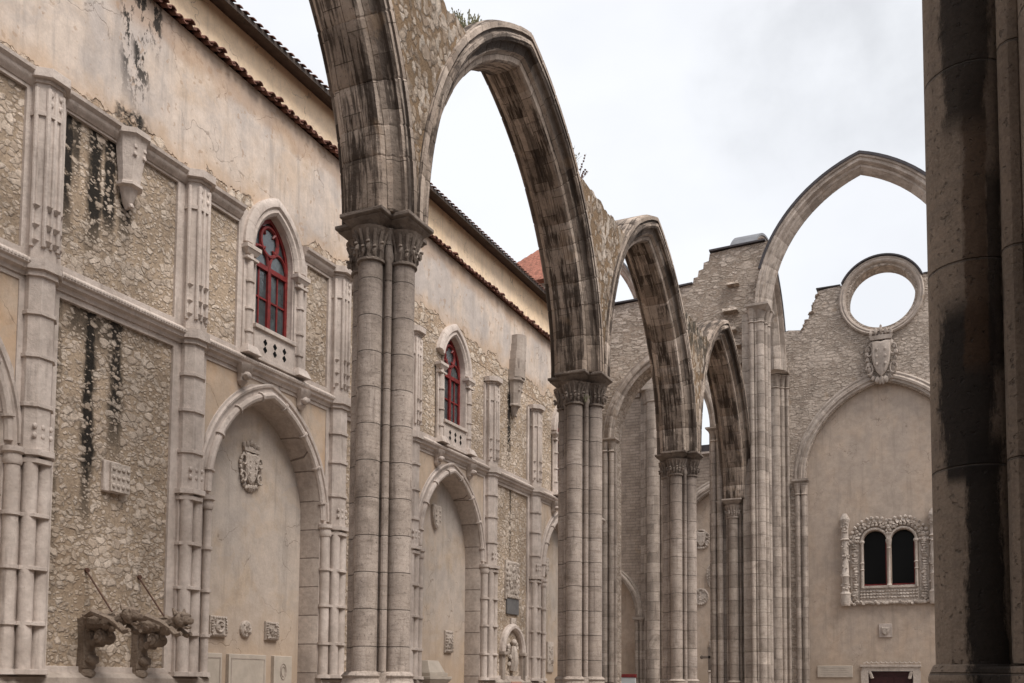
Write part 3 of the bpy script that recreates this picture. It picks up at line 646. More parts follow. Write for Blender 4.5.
# ================================================================ ARCADE
AX, BAY, Y1 = -8.0, 8.14, 12.25
PY_ = [Y1+BAY*i for i in range(4)]
HC = 8.59
def pier_parts(root, mat, arms=((0, -1), (1, 0), (0, 1), (-1, 0)), r=.178, c=.345, zc=HC, capmat='capital', z0=1.8, cc=.24, bs=1.):
    """clustered pier round the local origin: core, four shafts, corner colonnettes, leaf capitals, abacus, base"""
    mb = MB(); mb.box(-cc, cc, -cc, cc, z0-.1, zc-.05)
    mb.build('core', mat, root)
    for ax, ay in arms:
        mb = MB(); mb.lathe(ax*c, ay*c, [(r, z0-.02), (r, zc-.72)], 24); mb.build('shaft', mat, root)
        mb = MB(); cx, cyy = ax*c, ay*c; z = zc-.72
        mb.lathe(cx, cyy, [(r, z), (r+.035, z+.015), (r+.035, z+.05), (r, z+.07), (r, z+.2), (r+.03, z+.36), (r+.12, z+.50)], 24)
        for ring, (zz, rr, ph) in enumerate(((z+.15, .04, 0), (z+.20, .05, .5))):
            for k in range(8):
                a = (k+ph)*math.pi/4; px, py_ = cx+math.cos(a)*(r+.03+ring*.045), cyy+math.sin(a)*(r+.03+ring*.045)
                if math.hypot(px, py_) < .42 : continue
                mb.ball((px, py_, zz), (.035, .035, .07), 1, .3); mb.ball((px+math.cos(a)*.02, py_+math.sin(a)*.02, zz+.055), (.034, .034, .028), 1, .3)
        for k in range(14):
            a = (k+.25)*math.pi/7; mb.tube([(cx+math.cos(a)*(r+.0), cyy+math.sin(a)*(r+.0), z+.07), (cx+math.cos(a)*(r+.015), cyy+math.sin(a)*(r+.015), z+.26), (cx+math.cos(a)*(r+.09), cyy+math.sin(a)*(r+.09), z+.46)], [.022, .022, .03], 5)
        cap = mb.build('capital', capmat, root)
        e, hw = .66, .37
        def rct(i): return (-(hw-i), hw-i, -(hw-i), hw-i) if False else None
        lo = .30
        if ax: x0, x1 = sorted((ax*.25, ax*e)); y0, y1 = -hw, hw
        else: y0, y1 = sorted((ay*.25, ay*e)); x0, x1 = -hw, hw
        f = lambda i: (x0+(i if ax < 0 else (i if not ax else 0)), x1-(i if ax > 0 else (i if not ax else 0)), y0+(i if ay < 0 else (i if not ay else 0)), y1-(i if ay > 0 else (i if not ay else 0)))
        mb = MB(); z = zc-.30; mb.frustum(f(.24), f(.15), z, z+.09); mb.frustum(f(.16), f(.03), z+.092, z+.21); mb.frustum(f(.05), f(.0), z+.212, z+.245); mb.box(*f(0), z+.246, zc); mb.build('abacus', capmat, cap, bevel=.008)
    for sx in (-1, 1):
        for sy_ in (-1, 1):
            mb = MB(); mb.lathe(sx*cc, sy_*cc, [(.055, z0), (.055, zc-.70), (.085, zc-.62), (.06, zc-.5), (.06, zc-.35), (.12, zc-.2)], 10); mb.build('colonnette', mat, root)
    mb = MB()
    for ax, ay in arms: mb.lathe(ax*c, ay*c, [(r+.12*bs, z0-.36), (r+.12*bs, z0-.22), (r+.07*bs, z0-.16), (r+.05*bs, z0-.10), (r+.075*bs, z0-.06), (r+.02*bs, z0)], 20)
    mb.prism([(.42*math.cos(k*math.pi/4+.39), .42*math.sin(k*math.pi/4+.39)) for k in range(8)], z0-.36, z0-.012)
    rr = c+r+.16*bs; mb.prism([(rr*math.cos(k*math.pi/4+.3927), rr*math.sin(k*math.pi/4+.3927)) for k in range(8)], 0., z0-.362); mb.build('base', mat, root, bevel=.01)

labs = ['tall clustered stone pier with sooty leaf capital, nearest of the left arcade', 'second pier of the left arcade, ringed capital just right of the small corbelled window bay',
        'third and narrower-looking pier of the left arcade before the crossing']
p0 = thing('arcade_pier', labs[0], 'pier', (AX, PY_[0], 0), 'piers of the left arcade'); pier_parts(p0, 'pier')
for i in (1, 2): dup(p0, (AX+.045*i, PY_[i], 0), None, labs[i])

AA = Arch(BAY/2, 5.75)
APROF = [(.60, .0), (.60, -.09), (.555, -.11), (.555, -.145), (.60, -.17), (.605, -.24), (.56, -.29), (.50, -.29), (.465, -.33), (.44, -.42), (.39, -.44), (.36, -.47), (.335, -.55), (.29, -.58),
         (.02, -.60), (.0, -.585), (-.02, -.60), (-.29, -.58), (-.335, -.55), (-.36, -.47), (-.39, -.44), (-.44, -.42), (-.465, -.33), (-.50, -.29), (-.56, -.29), (-.605, -.24), (-.60, -.17), (-.555, -.145), (-.555, -.11), (-.60, -.09), (-.60, .0), (-.46, .06), (.46, .06)]
ADARK = [.05, .95, .95, .6, .62, .75, .85, .85, .8, .15, .1, .15, .45, .5, .55, .55, .5, .45, .2, .1, .1, .7, .8, .85, .8, .7, .6, .9, .9, .4, .5, .5, .5]  # darkening per strip of the profile, strongest in the narrow grooves
alabs = ['nearest arcade arch, only its dark streaked springing in view above the first pier', 'largest fully visible pointed arch with grass at its crown, between first and second piers',
         'middle arcade arch between second and third piers, stained dark underneath', 'narrowest-looking arcade arch, between third pier and the crossing']
for i in range(4):
    yc = Y1-BAY/2+BAY*i; mb = MB(); sweep_arch(mb, AA, APROF, lambda x, h, s: (s, x, h), 10, 3, .012, .008, dark_tone=ADARK)
    o = mb.build('arcade_arch', 'arch', None, ang=.45); o.location = (AX-.02+.045*i, yc, HC); tag(o, alabs[i], 'arch', 'arches of the left arcade')
slabs = ['brown rubble spandrel above the first pier, grassy along its top', 'brown rubble spandrel above the second pier, small dry weeds along its top', 'dark mossy rubble spandrel above the third pier, beneath the stepped wall']
def spandrel_loop(top):
    h1 = top; yv = lambda h: 5.75-math.sqrt(5.75**2-h*h)
    R = [(yv(h1*k/10)-.02, h1*k/10) for k in range(11)]; Lf = [(-y, h) for y, h in R]
    e = R[-1][0]; tp = [(e-2*e*k/40, top+.10*mnoise.noise((k*.35, top, e))+random.uniform(-.025, .025)) for k in range(1, 40)]
    return [(0.0, -.0)]+R[1:]+tp+Lf[:0:-1]
for i in range(3):
    mb = MB(); mb.sheet(spandrel_loop(3.92), [], lambda y, z: (.575, y, z), (-1.15, 0, 0)); o = mb.build('spandrel_wall', 'spandrel_mossy' if i == 2 else 'spandrel'); o.location = (AX+.045*i, PY_[i], HC); tag(o, slabs[i], 'wall', 'spandrels of the left arcade')

# ---- plain unseen walls opposite and behind, added only to shade the lower walls
ow = thing('opposite_wall', 'plain high rubble wall closing the other side of the nave', 'wall', (5.6, 15, 0)); mb = MB(); mb.box(0, 1, -26, 22, 0, 13.4); mb.build('masonry', 'trim_dark', ow)
wf = thing('entrance_wall', 'plain high stone entrance wall behind the viewer', 'wall', (-4, -9, 0)); mb = MB(); mb.box(-9.9, 9.5, -1, 0, 0, 14.5); mb.build('masonry', 'trim_dark', wf)

# ================================================================ NEAR PIER (right)
np_ = thing('near_pier', 'dark black-streaked clustered pier close to the camera at the right edge', 'pier', (.385, 4.5, 0)); pier_parts(np_, 'pier_near', r=.168, c=.355, z0=1.74, cc=.185, bs=.45)

# ================================================================ TRANSEPT FRONT WALL with aisle arch and crossing
YT = 36.5
sw = thing('transept_wall', 'stone wall with stepped broken top and pointed aisle opening beyond the arcade', 'wall', (-11, YT, 0))
def spart(mb, name, mat, root, loc, **k): o = mb.build(name, mat, root, **k); o.matrix_parent_inverse = Matrix.Translation((-loc[0], -loc[1], -loc[2])); return o
SL = (-11, YT, 0)
TA = Arch(1.99, 3.31); TX, TS = -10.82, 11.44
hole = [(TX-TA.a, .05)]+[(TX+x, TS+h) for x, h in TA.curve(0, 14)]+[(TX+TA.a, .05)]
top = [(-7.3, 0), (-7.3, 15.6), (-7.16, 15.9), (-7.09, 16.7), (-6.86, 17.6), (-6.60, 18.44), (-8.0, 18.40), (-8.88, 18.36), (-8.92, 18.08), (-9.12, 18.04), (-9.14, 17.8), (-9.32, 17.76), (-9.36, 17.52), (-9.52, 17.5), (-9.55, 17.26), (-10.2, 17.2), (-10.6, 17.08), (-11.7, 16.95), (-13.2, 16.9), (-17, 16.85), (-17, 0)]
mb = MB(); mb.sheet(top, [hole], lambda x, z: (x, YT+.03, z), (0, .94, 0)); spart(mb, 'masonry', 'transept', sw, SL)
mb = MB(); TP = [(-.04, .0), (.0, -.04), (.08, -.06), (.10, .06), (.20, .10), (.2, .16), (.12, .2), (.10, .32), (.04, .36), (.045, .44), (-.02, .47), (-.06, .5), (-.6, .5), (-.6, .0)]
sweep_arch(mb, TA, [(-s, d) for s, d in TP], lambda x, h, s: (TX+x, YT+.0+s, TS+h), 9, 3, .006); spart(mb, 'aisle_arch', 'arch_pale', sw, SL, ang=.45)
for s in (-1, 1):
    mb = MB(); x = TX+s*(TA.a+.2)
    for dx, dy, r in ((-.13*s, -.06, .11), (.12*s, -.12, .12)):
        mb.lathe(x+dx, YT+dy, [(r, 1.7), (r, TS-.55), (r+.05, TS-.52), (r, TS-.48), (r+.02, TS-.3), (r+.08, TS-.14)], 14)
    mb.box(x-.3, x+.3, YT-.02, YT+.2, 0, TS-.1); mb.frustum((x-.3, x+.3, YT-.2, YT+.3), (x-.38, x+.38, YT-.3, YT+.3), TS-.14, TS-.06); mb.box(x-.39, x+.39, YT-.31, YT+.3, TS-.06, TS-.003)
    spart(mb, 'jamb_shafts', 'pier_pale', sw, SL)
mb = MB()
for a, b, z in ((-17, -10.6, 16.9), (-10.6, -9.55, 17.17), (-8.88, -6.74, 18.38)): mb.loft([[(a, YT-.08, z+.03), (a, YT+1.08, z+.03), (a, YT+1.08, z+.1), (a, YT-.08, z+.1)], [(b, YT-.08, z+.08), (b, YT+1.08, z+.08), (b, YT+1.08, z+.14), (b, YT-.08, z+.14)]])
spart(mb, 'flashing', 'lead', sw, SL)
mb = MB()
for x, z in ((-7.95, 17.0), (-8.05, 15.95), (-8.0, 15.2), (-7.85, 14.6), (-7.8, 13.9), (-7.75, 12.9), (-7.7, 11.9), (-7.72, 10.9)):          # broken stubs of the lost vault
    w_ = random.uniform(.15, .3); mb.frustum((x-w_, x+w_, YT-random.uniform(.15, .3), YT+.1), (x-w_*1.1, x+w_*.8, YT-random.uniform(.05, .2), YT+.1), z-.1, z+random.uniform(.0, .1))
spart(mb, 'vault_stub', 'transept', sw, SL)

def crossing_pier(label, xs, sg):
    root = thing('crossing_pier', label, 'pier', (xs, 36.6, 0), 'piers of the crossing')
    mb = MB(); mb.box(*sorted((-.55*sg, .24*sg)), -.42, .6, 0, 15.6); mb.build('core', 'pier_pale', root)
    for dx, dy, r in ((-.17, -.5, .085), (-.03, -.46, .05), (.12, -.38, .155), (.27, -.14, .08), (.28, .18, .12)):
        mb = MB(); mb.lathe(dx*sg, dy, [(r+.06, 1.5), (r+.05, 1.7), (r, 1.8), (r, 15.16), (r+.04, 15.2), (r, 15.25), (r+.02, 15.45), (r+.1, 15.7)], 16); mb.build('shaft', 'pier_pale', root)
    mb = MB(); mb.frustum(tuple(sorted((-.30*sg, .36*sg)))+(-.58, .6), tuple(sorted((-.34*sg, .48*sg)))+(-.74, .6), 15.62, 15.76); mb.box(*sorted((-.35*sg, .49*sg)), -.75, .6, 15.76, 15.86); mb.build('capital', 'capital' if False else 'trim_dark', root, bevel=.01)
    mb = MB(); mb.prism([(.85*math.cos(k*math.pi/4+.39), .75*math.sin(k*math.pi/4+.39)) for k in range(8)], 0, 1.5); mb.build('base', 'pier_pale', root)
    return root
crossing_pier('tall pier carrying the left foot of the big crossing arch', -7.04, 1)
crossing_pier('matching pier under the right foot of the big crossing arch, behind the near pier', .44, -1)
# respond of the last arcade arch
rs = thing('arcade_respond', 'half pier with leaf capital where the last arcade arch lands on the crossing', 'pier', (AX, PY_[3], 0)); pier_parts(rs, 'pier_pale', ((0, -1), (1, 0), (-1, 0)), capmat='trim_dark')

BX = -3.3
BA = Arch(3.80, 5.45)
BP0 = [(-.5, .0), (-.5, -.12), (-.44, -.16), (-.46, -.3), (-.38, -.36), (-.30, -.40), (-.28, -.5), (-.2, -.56), (-.12, -.66), (-.0, -.74), (.12, -.66), (.2, -.56), (.28, -.5), (.30, -.40), (.38, -.36), (.46, -.3), (.44, -.16), (.5, -.12), (.5, .0)]
BP = [(a*.9, d*.78) for a, d in BP0]; mb = MB()
ca = thing('crossing_arch', 'huge free-standing pointed arch against the sky with dark metal capping', 'arch', (BX, 36.6, 15.72))
sweep_arch(mb, BA, BP, lambda x, h, s: (x, s, h), 12, 3, .008); mb.build('voussoirs', 'arch_pale', ca, ang=.45)
mb = MB(); sweep_arch(mb, BA, [(-.49, -.02), (.49, -.02), (.49, .08), (-.49, .08)], lambda x, h, s: (x, s, h), 4, 6, .0, tmin=-.72, tmax=.72); mb.build('flashing', 'lead', ca)

YF = 46.8
na = thing('transept_arch', 'pointed arch seen nearly edge-on between the crossing pier and the oculus wall', 'arch', (-8.05, 41.7, 16.35))
CA = Arch(4.3, 4.3*1.02)
mb = MB(); sweep_arch(mb, CA, [(s*1.05, d) for s, d in BP], lambda x, h, s: (s, x, h), 10, 3, .008); mb.build('voussoirs', 'arch_pale', na, ang=.45)
mb = MB(); sweep_arch(mb, CA, [(-.52, -.02), (.52, -.02), (.52, .07), (-.52, .07)], lambda x, h, s: (s, x, h), 4, 6, .0, tmin=-.6, tmax=.6); mb.build('flashing', 'lead_pale', na)

# ================================================================ END WALL with oculus
EL = (-3.4, YF, 0)
ew = thing('oculus_wall', 'ruined end wall with round open window and plastered pointed blind arch', 'wall', EL)
OC, OR = (-3.42, 19.56), 1.45
FA = Arch(3.45, 4.34); FX, FS = -3.44, 11.32
prof = [(-8.3, 0), (-8.3, 18.45), (-7.6, 18.58), (-7.0, 18.5), (-6.85, 18.75), (-6.7, 18.9), (-6.62, 19.2), (-6.45, 19.4), (-6.42, 19.75), (-6.25, 19.95), (-6.22, 20.28), (-5.7, 20.33), (-5.2, 20.36)]
prof += [(OC[0]+1.83*math.cos(a), OC[1]+1.83*math.sin(a)) for a in [math.radians(154-k*12) for k in range(11)]]+[(-1.6, 20.3), (-.6, 20.3), (.2, 19.9), (2.4, 19.6), (2.6, 19.1), (4.4, 18.8), (6.6, 18.7), (6.6, 0)]
circ = [(OC[0]+OR*math.cos(k*math.pi/24), OC[1]+OR*math.sin(k*math.pi/24)) for k in range(48)]
mb = MB(); mb.sheet(prof, [circ, [(FX-FA.a, .3)]+[(FX+x, FS+h) for x, h in FA.curve(0, 16)]+[(FX+FA.a, .3)]], lambda x, z: (x, YF, z), (0, .9, 0)); spart(mb, 'masonry', 'farwall', ew, EL)
WX, WZ0, WZ1 = -3.30, 6.2, 8.25
lights = [[(WX+s*.60-.50, WZ0)]+[(WX+s*.60+.50*math.cos(math.pi-k*math.pi/12), WZ1+.5*math.sin(k*math.pi/12)) for k in range(13)]+[(WX+s*.60+.50, WZ0)] for s in (-1, 1)]
mb = MB(); mb.sheet([(FX-FA.a-.05, .2)]+[(FX+x, FS+h) for x, h in FA.curve(.05, 16)]+[(FX+FA.a+.05, .2)], lights+[rect(WX-1.0, WX+.96, .25, 2.38)], lambda x, z: (x, YF+.28, z), (0, .4, 0)); spart(mb, 'blind_arch_panel', 'far_plaster', ew, EL)
mb = MB(); FP = [(-.28, .0), (-.02, .0), (.02, .05), (.08, .06), (.07, .16), (.13, .2), (.13, .3), (.07, .38), (.09, .46), (.03, .54), (-.1, .56), (-.28, .56)]
sweep_arch(mb, FA, [(-s, d) for s, d in FP], lambda x, h, s: (FX+x, YF+s, FS+h), 11, 3, .006); spart(mb, 'blind_arch', 'arch_pale', ew, EL, ang=.45)
for s in (-1, 1):
    mb = MB(); x = FX+s*(FA.a+.22)
    for dx in (-.14, .14): mb.lathe(x+dx, YF-.04, [(.12, .5), (.12, FS-.75), (.16, FS-.72), (.12, FS-.68), (.14, FS-.5), (.2, FS-.2)], 12)
    mb.box(x-.28, x+.28, YF-.03, YF+.2, 0, FS-.16); mb.frustum((x-.3, x+.3, YF-.16, YF+.1), (x-.38, x+.38, YF-.25, YF+.1), FS-.2, FS-.1); mb.box(x-.38, x+.38, YF-.26, YF+.1, FS-.1, FS-.003); spart(mb, 'jamb_shafts', 'pier_pale', ew, EL)
mb = MB(); rings = []
for k in range(48):
    a = k*math.pi/24; rings.append([(OC[0]+r*math.cos(a), YF+y, OC[1]+r*math.sin(a)) for r, y in ((1.85, .03), (1.85, -.12), (1.79, -.17), (1.73, -.13), (1.68, -.16), (1.61, -.12), (1.57, -.02), (1.51, .1), (1.48, .4), (1.48, .9), (1.85, .93))])
mb.loft(rings+[rings[0]], False); spart(mb, 'oculus_ring', 'arch_pale', ew, EL)
mb = MB(); rings = []
for k in range(25):
    a = math.radians(22+k*132/24); rings.append([(OC[0]+r*math.cos(a), YF+y, OC[1]+r*math.sin(a)) for r, y in ((1.865, -.22), (1.93, -.22), (1.93, .98), (1.865, .98))])
mb.loft(rings); mb.box(-6.3, -5.2, YF-.05, YF+.95, 20.37, 20.42); mb.box(-1.62, .3, YF-.05, YF+.95, 20.31, 20.36); spart(mb, 'flashing', 'lead', ew, EL)
mb = MB()                                                   # tall respond on the left of the wall
for dx, dy, r in ((-.33, -.12, .12), (-.02, -.25, .24), (.28, -.14, .12), (.52, -.05, .08)): mb.lathe(-8.2+dx, YF+dy, [(r, .3), (r, 15.7), (r+.05, 15.75), (r, 15.8), (r+.03, 16.1), (r+.1, 16.35)], 16)
mb.box(-8.62, -7.62, YF-.08, YF+.9, 0, 16.4); mb.box(-8.64, -7.56, YF-.55, YF+.1, 16.4, 16.6); spart(mb, 'respond', 'pier_pale', ew, EL)
# ruinous jagged edge stones
mb = MB()
for (a, b), (c, d) in zip(prof[3:10], prof[4:11]):
    for k in range(2): t = random.random(); mb.ball((a+(c-a)*t, YF+random.uniform(.1, .5), b+(d-b)*t-.04), (random.uniform(.14, .24), .3, .09), 1, .5)
spart(mb, 'broken_edge', 'farwall', ew, EL)
# twin-light carved window
mb = MB(); YP = YF+.28
def arcband(r, rr, n, y, jit, off=0.):
    for s in (-1, 1):
        for k in range(n+1):
            a = math.pi*(.0+k/n); x = WX+s*.60+r*math.cos(a)
            if math.hypot(x-(WX-s*.6), r*math.sin(a)) < .62: continue
            mb.ball((x, y, WZ1+r*math.sin(a)), (rr, .07, rr), 1, jit)
for s in (-1, 1):
    mb.tube([(WX+s*.60+.56*math.cos(k*math.pi/12), YP-.05, WZ1+.56*math.sin(k*math.pi/12)) for k in range(13)], .06, 6)
arcband(.74, .085, 13, YP-.08, .5); arcband(.90, .11, 12, YP-.06, .6); arcband(1.06, .09, 15, YP-.09, .6); arcband(.82, .05, 17, YP-.12, .6)
spw = spart(mb, 'window', 'carved', ew, EL)
def wsub(mb, nm, mat='carved', **k): q = mb.build(nm, mat, spw, **k); q.matrix_parent_inverse = Matrix.Identity(4)
for s in (-1, 1):
    mb = MB(); x = WX+s*1.89; mb.lathe(x, YP-.12, [(.2, 5.3), (.25, 5.5), (.22, 5.75), (.25, 5.85), (.17, 5.95), (.16, 6.6), (.2, 6.66), (.16, 6.72), (.155, 8.3), (.23, 8.36), (.17, 8.42), (.15, 8.8), (.2, 9.1), (.24, 9.3), (.1, 9.58)], 12)
    for k in range(110):
        a = random.uniform(math.pi, 2*math.pi); z = random.choice((random.uniform(5.35, 5.9), random.uniform(6, 8.2), random.uniform(8.7, 9.4))); q = random.uniform(.03, .065); mb.ball((x+.17*math.cos(a), YP-.12+.18*math.sin(a), z), q, 1, .4)
    wsub(mb, 'side_column')
    mb = MB(); x = WX+s*1.47; z = 5.55
    while z < 8.5: mb.ball((x+random.uniform(-.05, .05), YP-.05, z), (random.uniform(.1, .17), .1, random.uniform(.06, .11)), 1, .6); z += .12
    mb.box(x-.2, x+.2, YP-.04, YP+.02, 5.5, 8.6); wsub(mb, 'foliage_band')
    mb = MB(); x = WX+s*1.15; mb.lathe(x, YP-.08, [(.07, 6.1), (.06, 6.9), (.1, 6.93), (.06, 6.98), (.06, 7.2), (.1, 7.23), (.06, 7.28), (.06, 8.1), (.12, 8.2), (.1, 8.28)], 10); wsub(mb, 'jamb_column')
    mb = MB(); mb.sheet([(x+s2*.002, z) for (x, z), s2 in zip(lights[0 if s < 0 else 1], [0]*40)], [], lambda x, z: (x, YP+.3, z), (0, .02, 0)); wsub(mb, 'pane', 'void')
    mb = MB(); x = WX+s*.6; mb.box(x-.5, x+.5, YP+.2, YP+.28, WZ0, WZ0+.09); mb.box(x+.44, x+.5, YP+.2, YP+.28, WZ0+.09, WZ1); wsub(mb, 'frame', 'red')
mb = MB(); mb.lathe(WX, YP-.04, [(.1, 6.1), (.12, 6.2), (.06, 6.3), (.055, 7.85), (.09, 7.9), (.06, 7.95), (.13, 8.2), (.14, 8.3)], 12); wsub(mb, 'mullion')
mb = MB(); mb.box(WX-1.2, WX+1.2, YP-.12, YP+.05, 6.08, 6.19); mb.box(WX-1.5, WX+1.5, YP-.14, YP+.02, 5.36, 5.5); mb.box(WX-1.25, WX+1.25, YP-.05, YP+.01, 5.5, 6.08); z = WX-1.2
while z < WX+1.2:
    for zz in (5.66, 5.8, 5.94): mb.ball((z, YP-.06, zz), (.08, .05, .06), 1, .5)
    z += .13
for k in range(30): mb.ball((WX-1.9+k*.13, YP-.1, 5.4+random.uniform(-.06, .06)), (.1, .1, .08), 1, .5)
wsub(mb, 'sill')
mb = MB(); mb.box(WX-.07, WX+.07, YP-.1, YP, 8.3, 8.7); mb.ball((WX, YP-.1, 8.85), (.10, .07, .12), 2, .4); wsub(mb, 'keystone')
# doorway at the foot
DX = -3.32
mb = MB(); mb.box(DX-1.28, DX+1.28, YP-.12, YP+.02, 2.50, 2.60); mb.box(DX-1.22, DX+1.22, YP-.07, YP+.02, 2.30, 2.50)
for s in (-1, 1): mb.box(DX+s*1.1-.16, DX+s*1.1+.16, YP-.08, YP+.02, 0, 2.3)
for k in range(24): mb.tube([(DX-1.15+k*.1, YP-.09, 2.66), (DX-1.1+k*.1, YP-.09, 2.66+.07*(k % 2)), (DX-1.05+k*.1, YP-.09, 2.66)], .028, 5)
for s in (-1, 1):
    for k in range(5): mb.ball((DX+s*(.88-.02*k), YP-.06, 2.24-.06*k), (.09, .06, .05), 1, .4)
dr = spart(mb, 'doorway', 'carved', ew, EL)
mb = MB(); mb.box(DX-.95, DX+.95, YP+.05, YP+.12, 0, 2.3)
for x in (DX-.5, DX+.5):
    for z in (.3, 1.25): mb.box(x-.35, x+.35, YP+.03, YP+.06, z, z+.8)
q = mb.build('door', 'door', dr, bevel=.008); q.matrix_parent_inverse = Matrix.Identity(4)

# ================================================================ NORTH TRANSEPT END
NL = (-12, YF, 0)
nw = thing('transept_end_wall', 'finely coursed back wall with blind arches seen through the aisle opening', 'wall', NL)
RA = Arch(2.1, 2.55); RX, RS = -10.75, 8.75
SA = Arch(1.75, 2.7); SX, SS = -17.0, 5.0
mb = MB(); mb.sheet([(-19.5, 0), (-13.7, 0), (-13.7, 18.6), (-19.5, 18.6)], [[(SX-SA.a, .1)]+[(SX+x, SS+h) for x, h in SA.curve(0, 12)]+[(SX+SA.a, .1)]], lambda x, z: (x, YF, z), (0, .9, 0)); spart(mb, 'tall_masonry', 'courses', nw, NL)
mb = MB(); mb.sheet([(-13.69, 0), (-8.63, 0), (-8.63, 12.95), (-13.69, 12.95)], [[(RX-RA.a, .1)]+[(RX+x, RS+h) for x, h in RA.curve(0, 12)]+[(RX+RA.a, .1)]], lambda x, z: (x, YF, z), (0, .9, 0)); spart(mb, 'low_masonry', 'courses', nw, NL)
mb = MB(); mb.sheet([(SX-SA.a-.1, 0), (SX+SA.a+.1, 0), (SX+SA.a+.1, 8), (SX-SA.a-.1, 8)], [], lambda x, z: (x, YF+.35, z), (0, .3, 0)); mb.sheet([(RX-RA.a-.1, 0), (RX+RA.a+.1, 0), (RX+RA.a+.1, 11.2), (RX-RA.a-.1, 11.2)], [], lambda x, z: (x, YF+.3, z), (0, .3, 0)); spart(mb, 'blind_arch_panel', 'far_plaster', nw, NL)
for (A_, x0, z0, k) in ((SA, SX, SS, .8), (RA, RX, RS, 1.)):
    mb = MB(); sweep_arch(mb, A_, [(-s, d*k) for s, d in FP], lambda x, h, s: (x0+x, YF+s, z0+h), 8, 3, .005); spart(mb, 'blind_arch', 'arch_pale', nw, NL, ang=.45)
    for s in (-1, 1):
        mb = MB(); x = x0+s*(A_.a+.2)
        for dx in (-.12, .12): mb.lathe(x+dx, YF-.03, [(.1, .3), (.1, z0-.4), (.13, z0-.38), (.1, z0-.34), (.16, z0-.14)], 10)
        mb.box(x-.3, x+.3, YF-.2, YF+.1, z0-.14, z0-.003); spart(mb, 'jamb_shafts', 'pier_pale', nw, NL)
mb = MB(); mb.box(-13.68, -8.64, YF-.15, YF+1.05, 12.96, 13.06); o = spart(mb, 'coping', 'trim', nw, NL); mb = MB(); mb.box(-13.68, -8.64, YF-.05, YF+1.0, 13.065, 13.42); spart(mb, 'flashing', 'lead', nw, NL)
mb = MB()
for dx, dy, r in ((-.42, -.05, .12), (.0, -.2, .33), (.45, -.05, .13), (.7, .0, .1)): mb.lathe(-14.25+dx, YF+dy, [(r, .3), (r, 15.75), (r+.06, 15.8), (r, 15.86), (r+.04, 16.1), (r+.12, 16.4)], 16)
mb.box(-14.95, -13.4, YF-.06, YF+.9, 0, 16.4); mb.box(-14.98, -13.4, YF-.62, YF+.9, 16.4, 16.6); mb.box(-14.7, -13.6, YF-.3, YF+.9, 16.6, 20.2); spart(mb, 'respond', 'pier_pale', nw, NL)
mb = MB(); mb.box(-19.5, -14.98, YF-.12, YF, 16.2, 16.4); spart(mb, 'string_course', 'trim_dark', nw, NL)
fa = thing('ruined_arch', 'slender free-standing arch glimpsed through the middle arcade arch, above the stepped wall', 'arch', (-16.95, YF+.4, 19.4))
FR = Arch(1.75, 6.2); mb = MB(); sweep_arch(mb, FR, [(s*.8, (d+.74)*.8) for s, d in BP], lambda x, h, s: (x, s, h), 8, 3, .008); mb.build('voussoirs', 'arch_pale', fa, ang=.45)
mb = MB(); sweep_arch(mb, FR, [(-.44, .585), (.44, .585), (.44, .66), (-.44, .66)], lambda x, h, s: (x, s, h), 4, 5, 0, tmin=-.6, tmax=.6); mb.build('flashing', 'lead_pale', fa)
for q in (-2.6, 1.75): mb = MB(); mb.box(q, q+.85, -.4, .4, -3, 0); mb.build('pier_stub', 'pier_pale', fa)

# ================================================================ CARVED STONES ON THE WALLS
def wall_frame(axis, u, z, base):
    """returns f(a,b,c) -> world: a along the wall, b up, c out of the wall"""
    return (lambda a, b, c: (base+c, u+a, z+b)) if axis == 'x' else (lambda a, b, c: (u-a*-1, base-c, z+b))
def blob(mb, P, a, b, c, r, jit=.3, sub=1):
    p = P(a, b, c); q = P(a+1, b, c); along_y = abs(q[1]-p[1]) > .5; rx, rb, rc = r
    mb.ball(p, (rc, rx, rb) if along_y else (rx, rc, rb), sub, jit)
def plate(mb, P, loop, c0, c1, dome=0.):
    k = .86; ca = sum(p[0] for p in loop)/len(loop); cb = sum(p[1] for p in loop)/len(loop)
    mb.loft([[P(a, b, c0) for a, b in loop], [P(a, b, c1*.7) for a, b in loop], [P(ca+(a-ca)*k, cb+(b-cb)*k, c1) for a, b in loop]])
SHIELD = [(-.5, .5), (-.25, .53), (0, .5), (.25, .53), (.5, .5), (.5, .1), (.42, -.18), (.25, -.4), (0, -.55), (-.25, -.4), (-.42, -.18), (-.5, .1)]
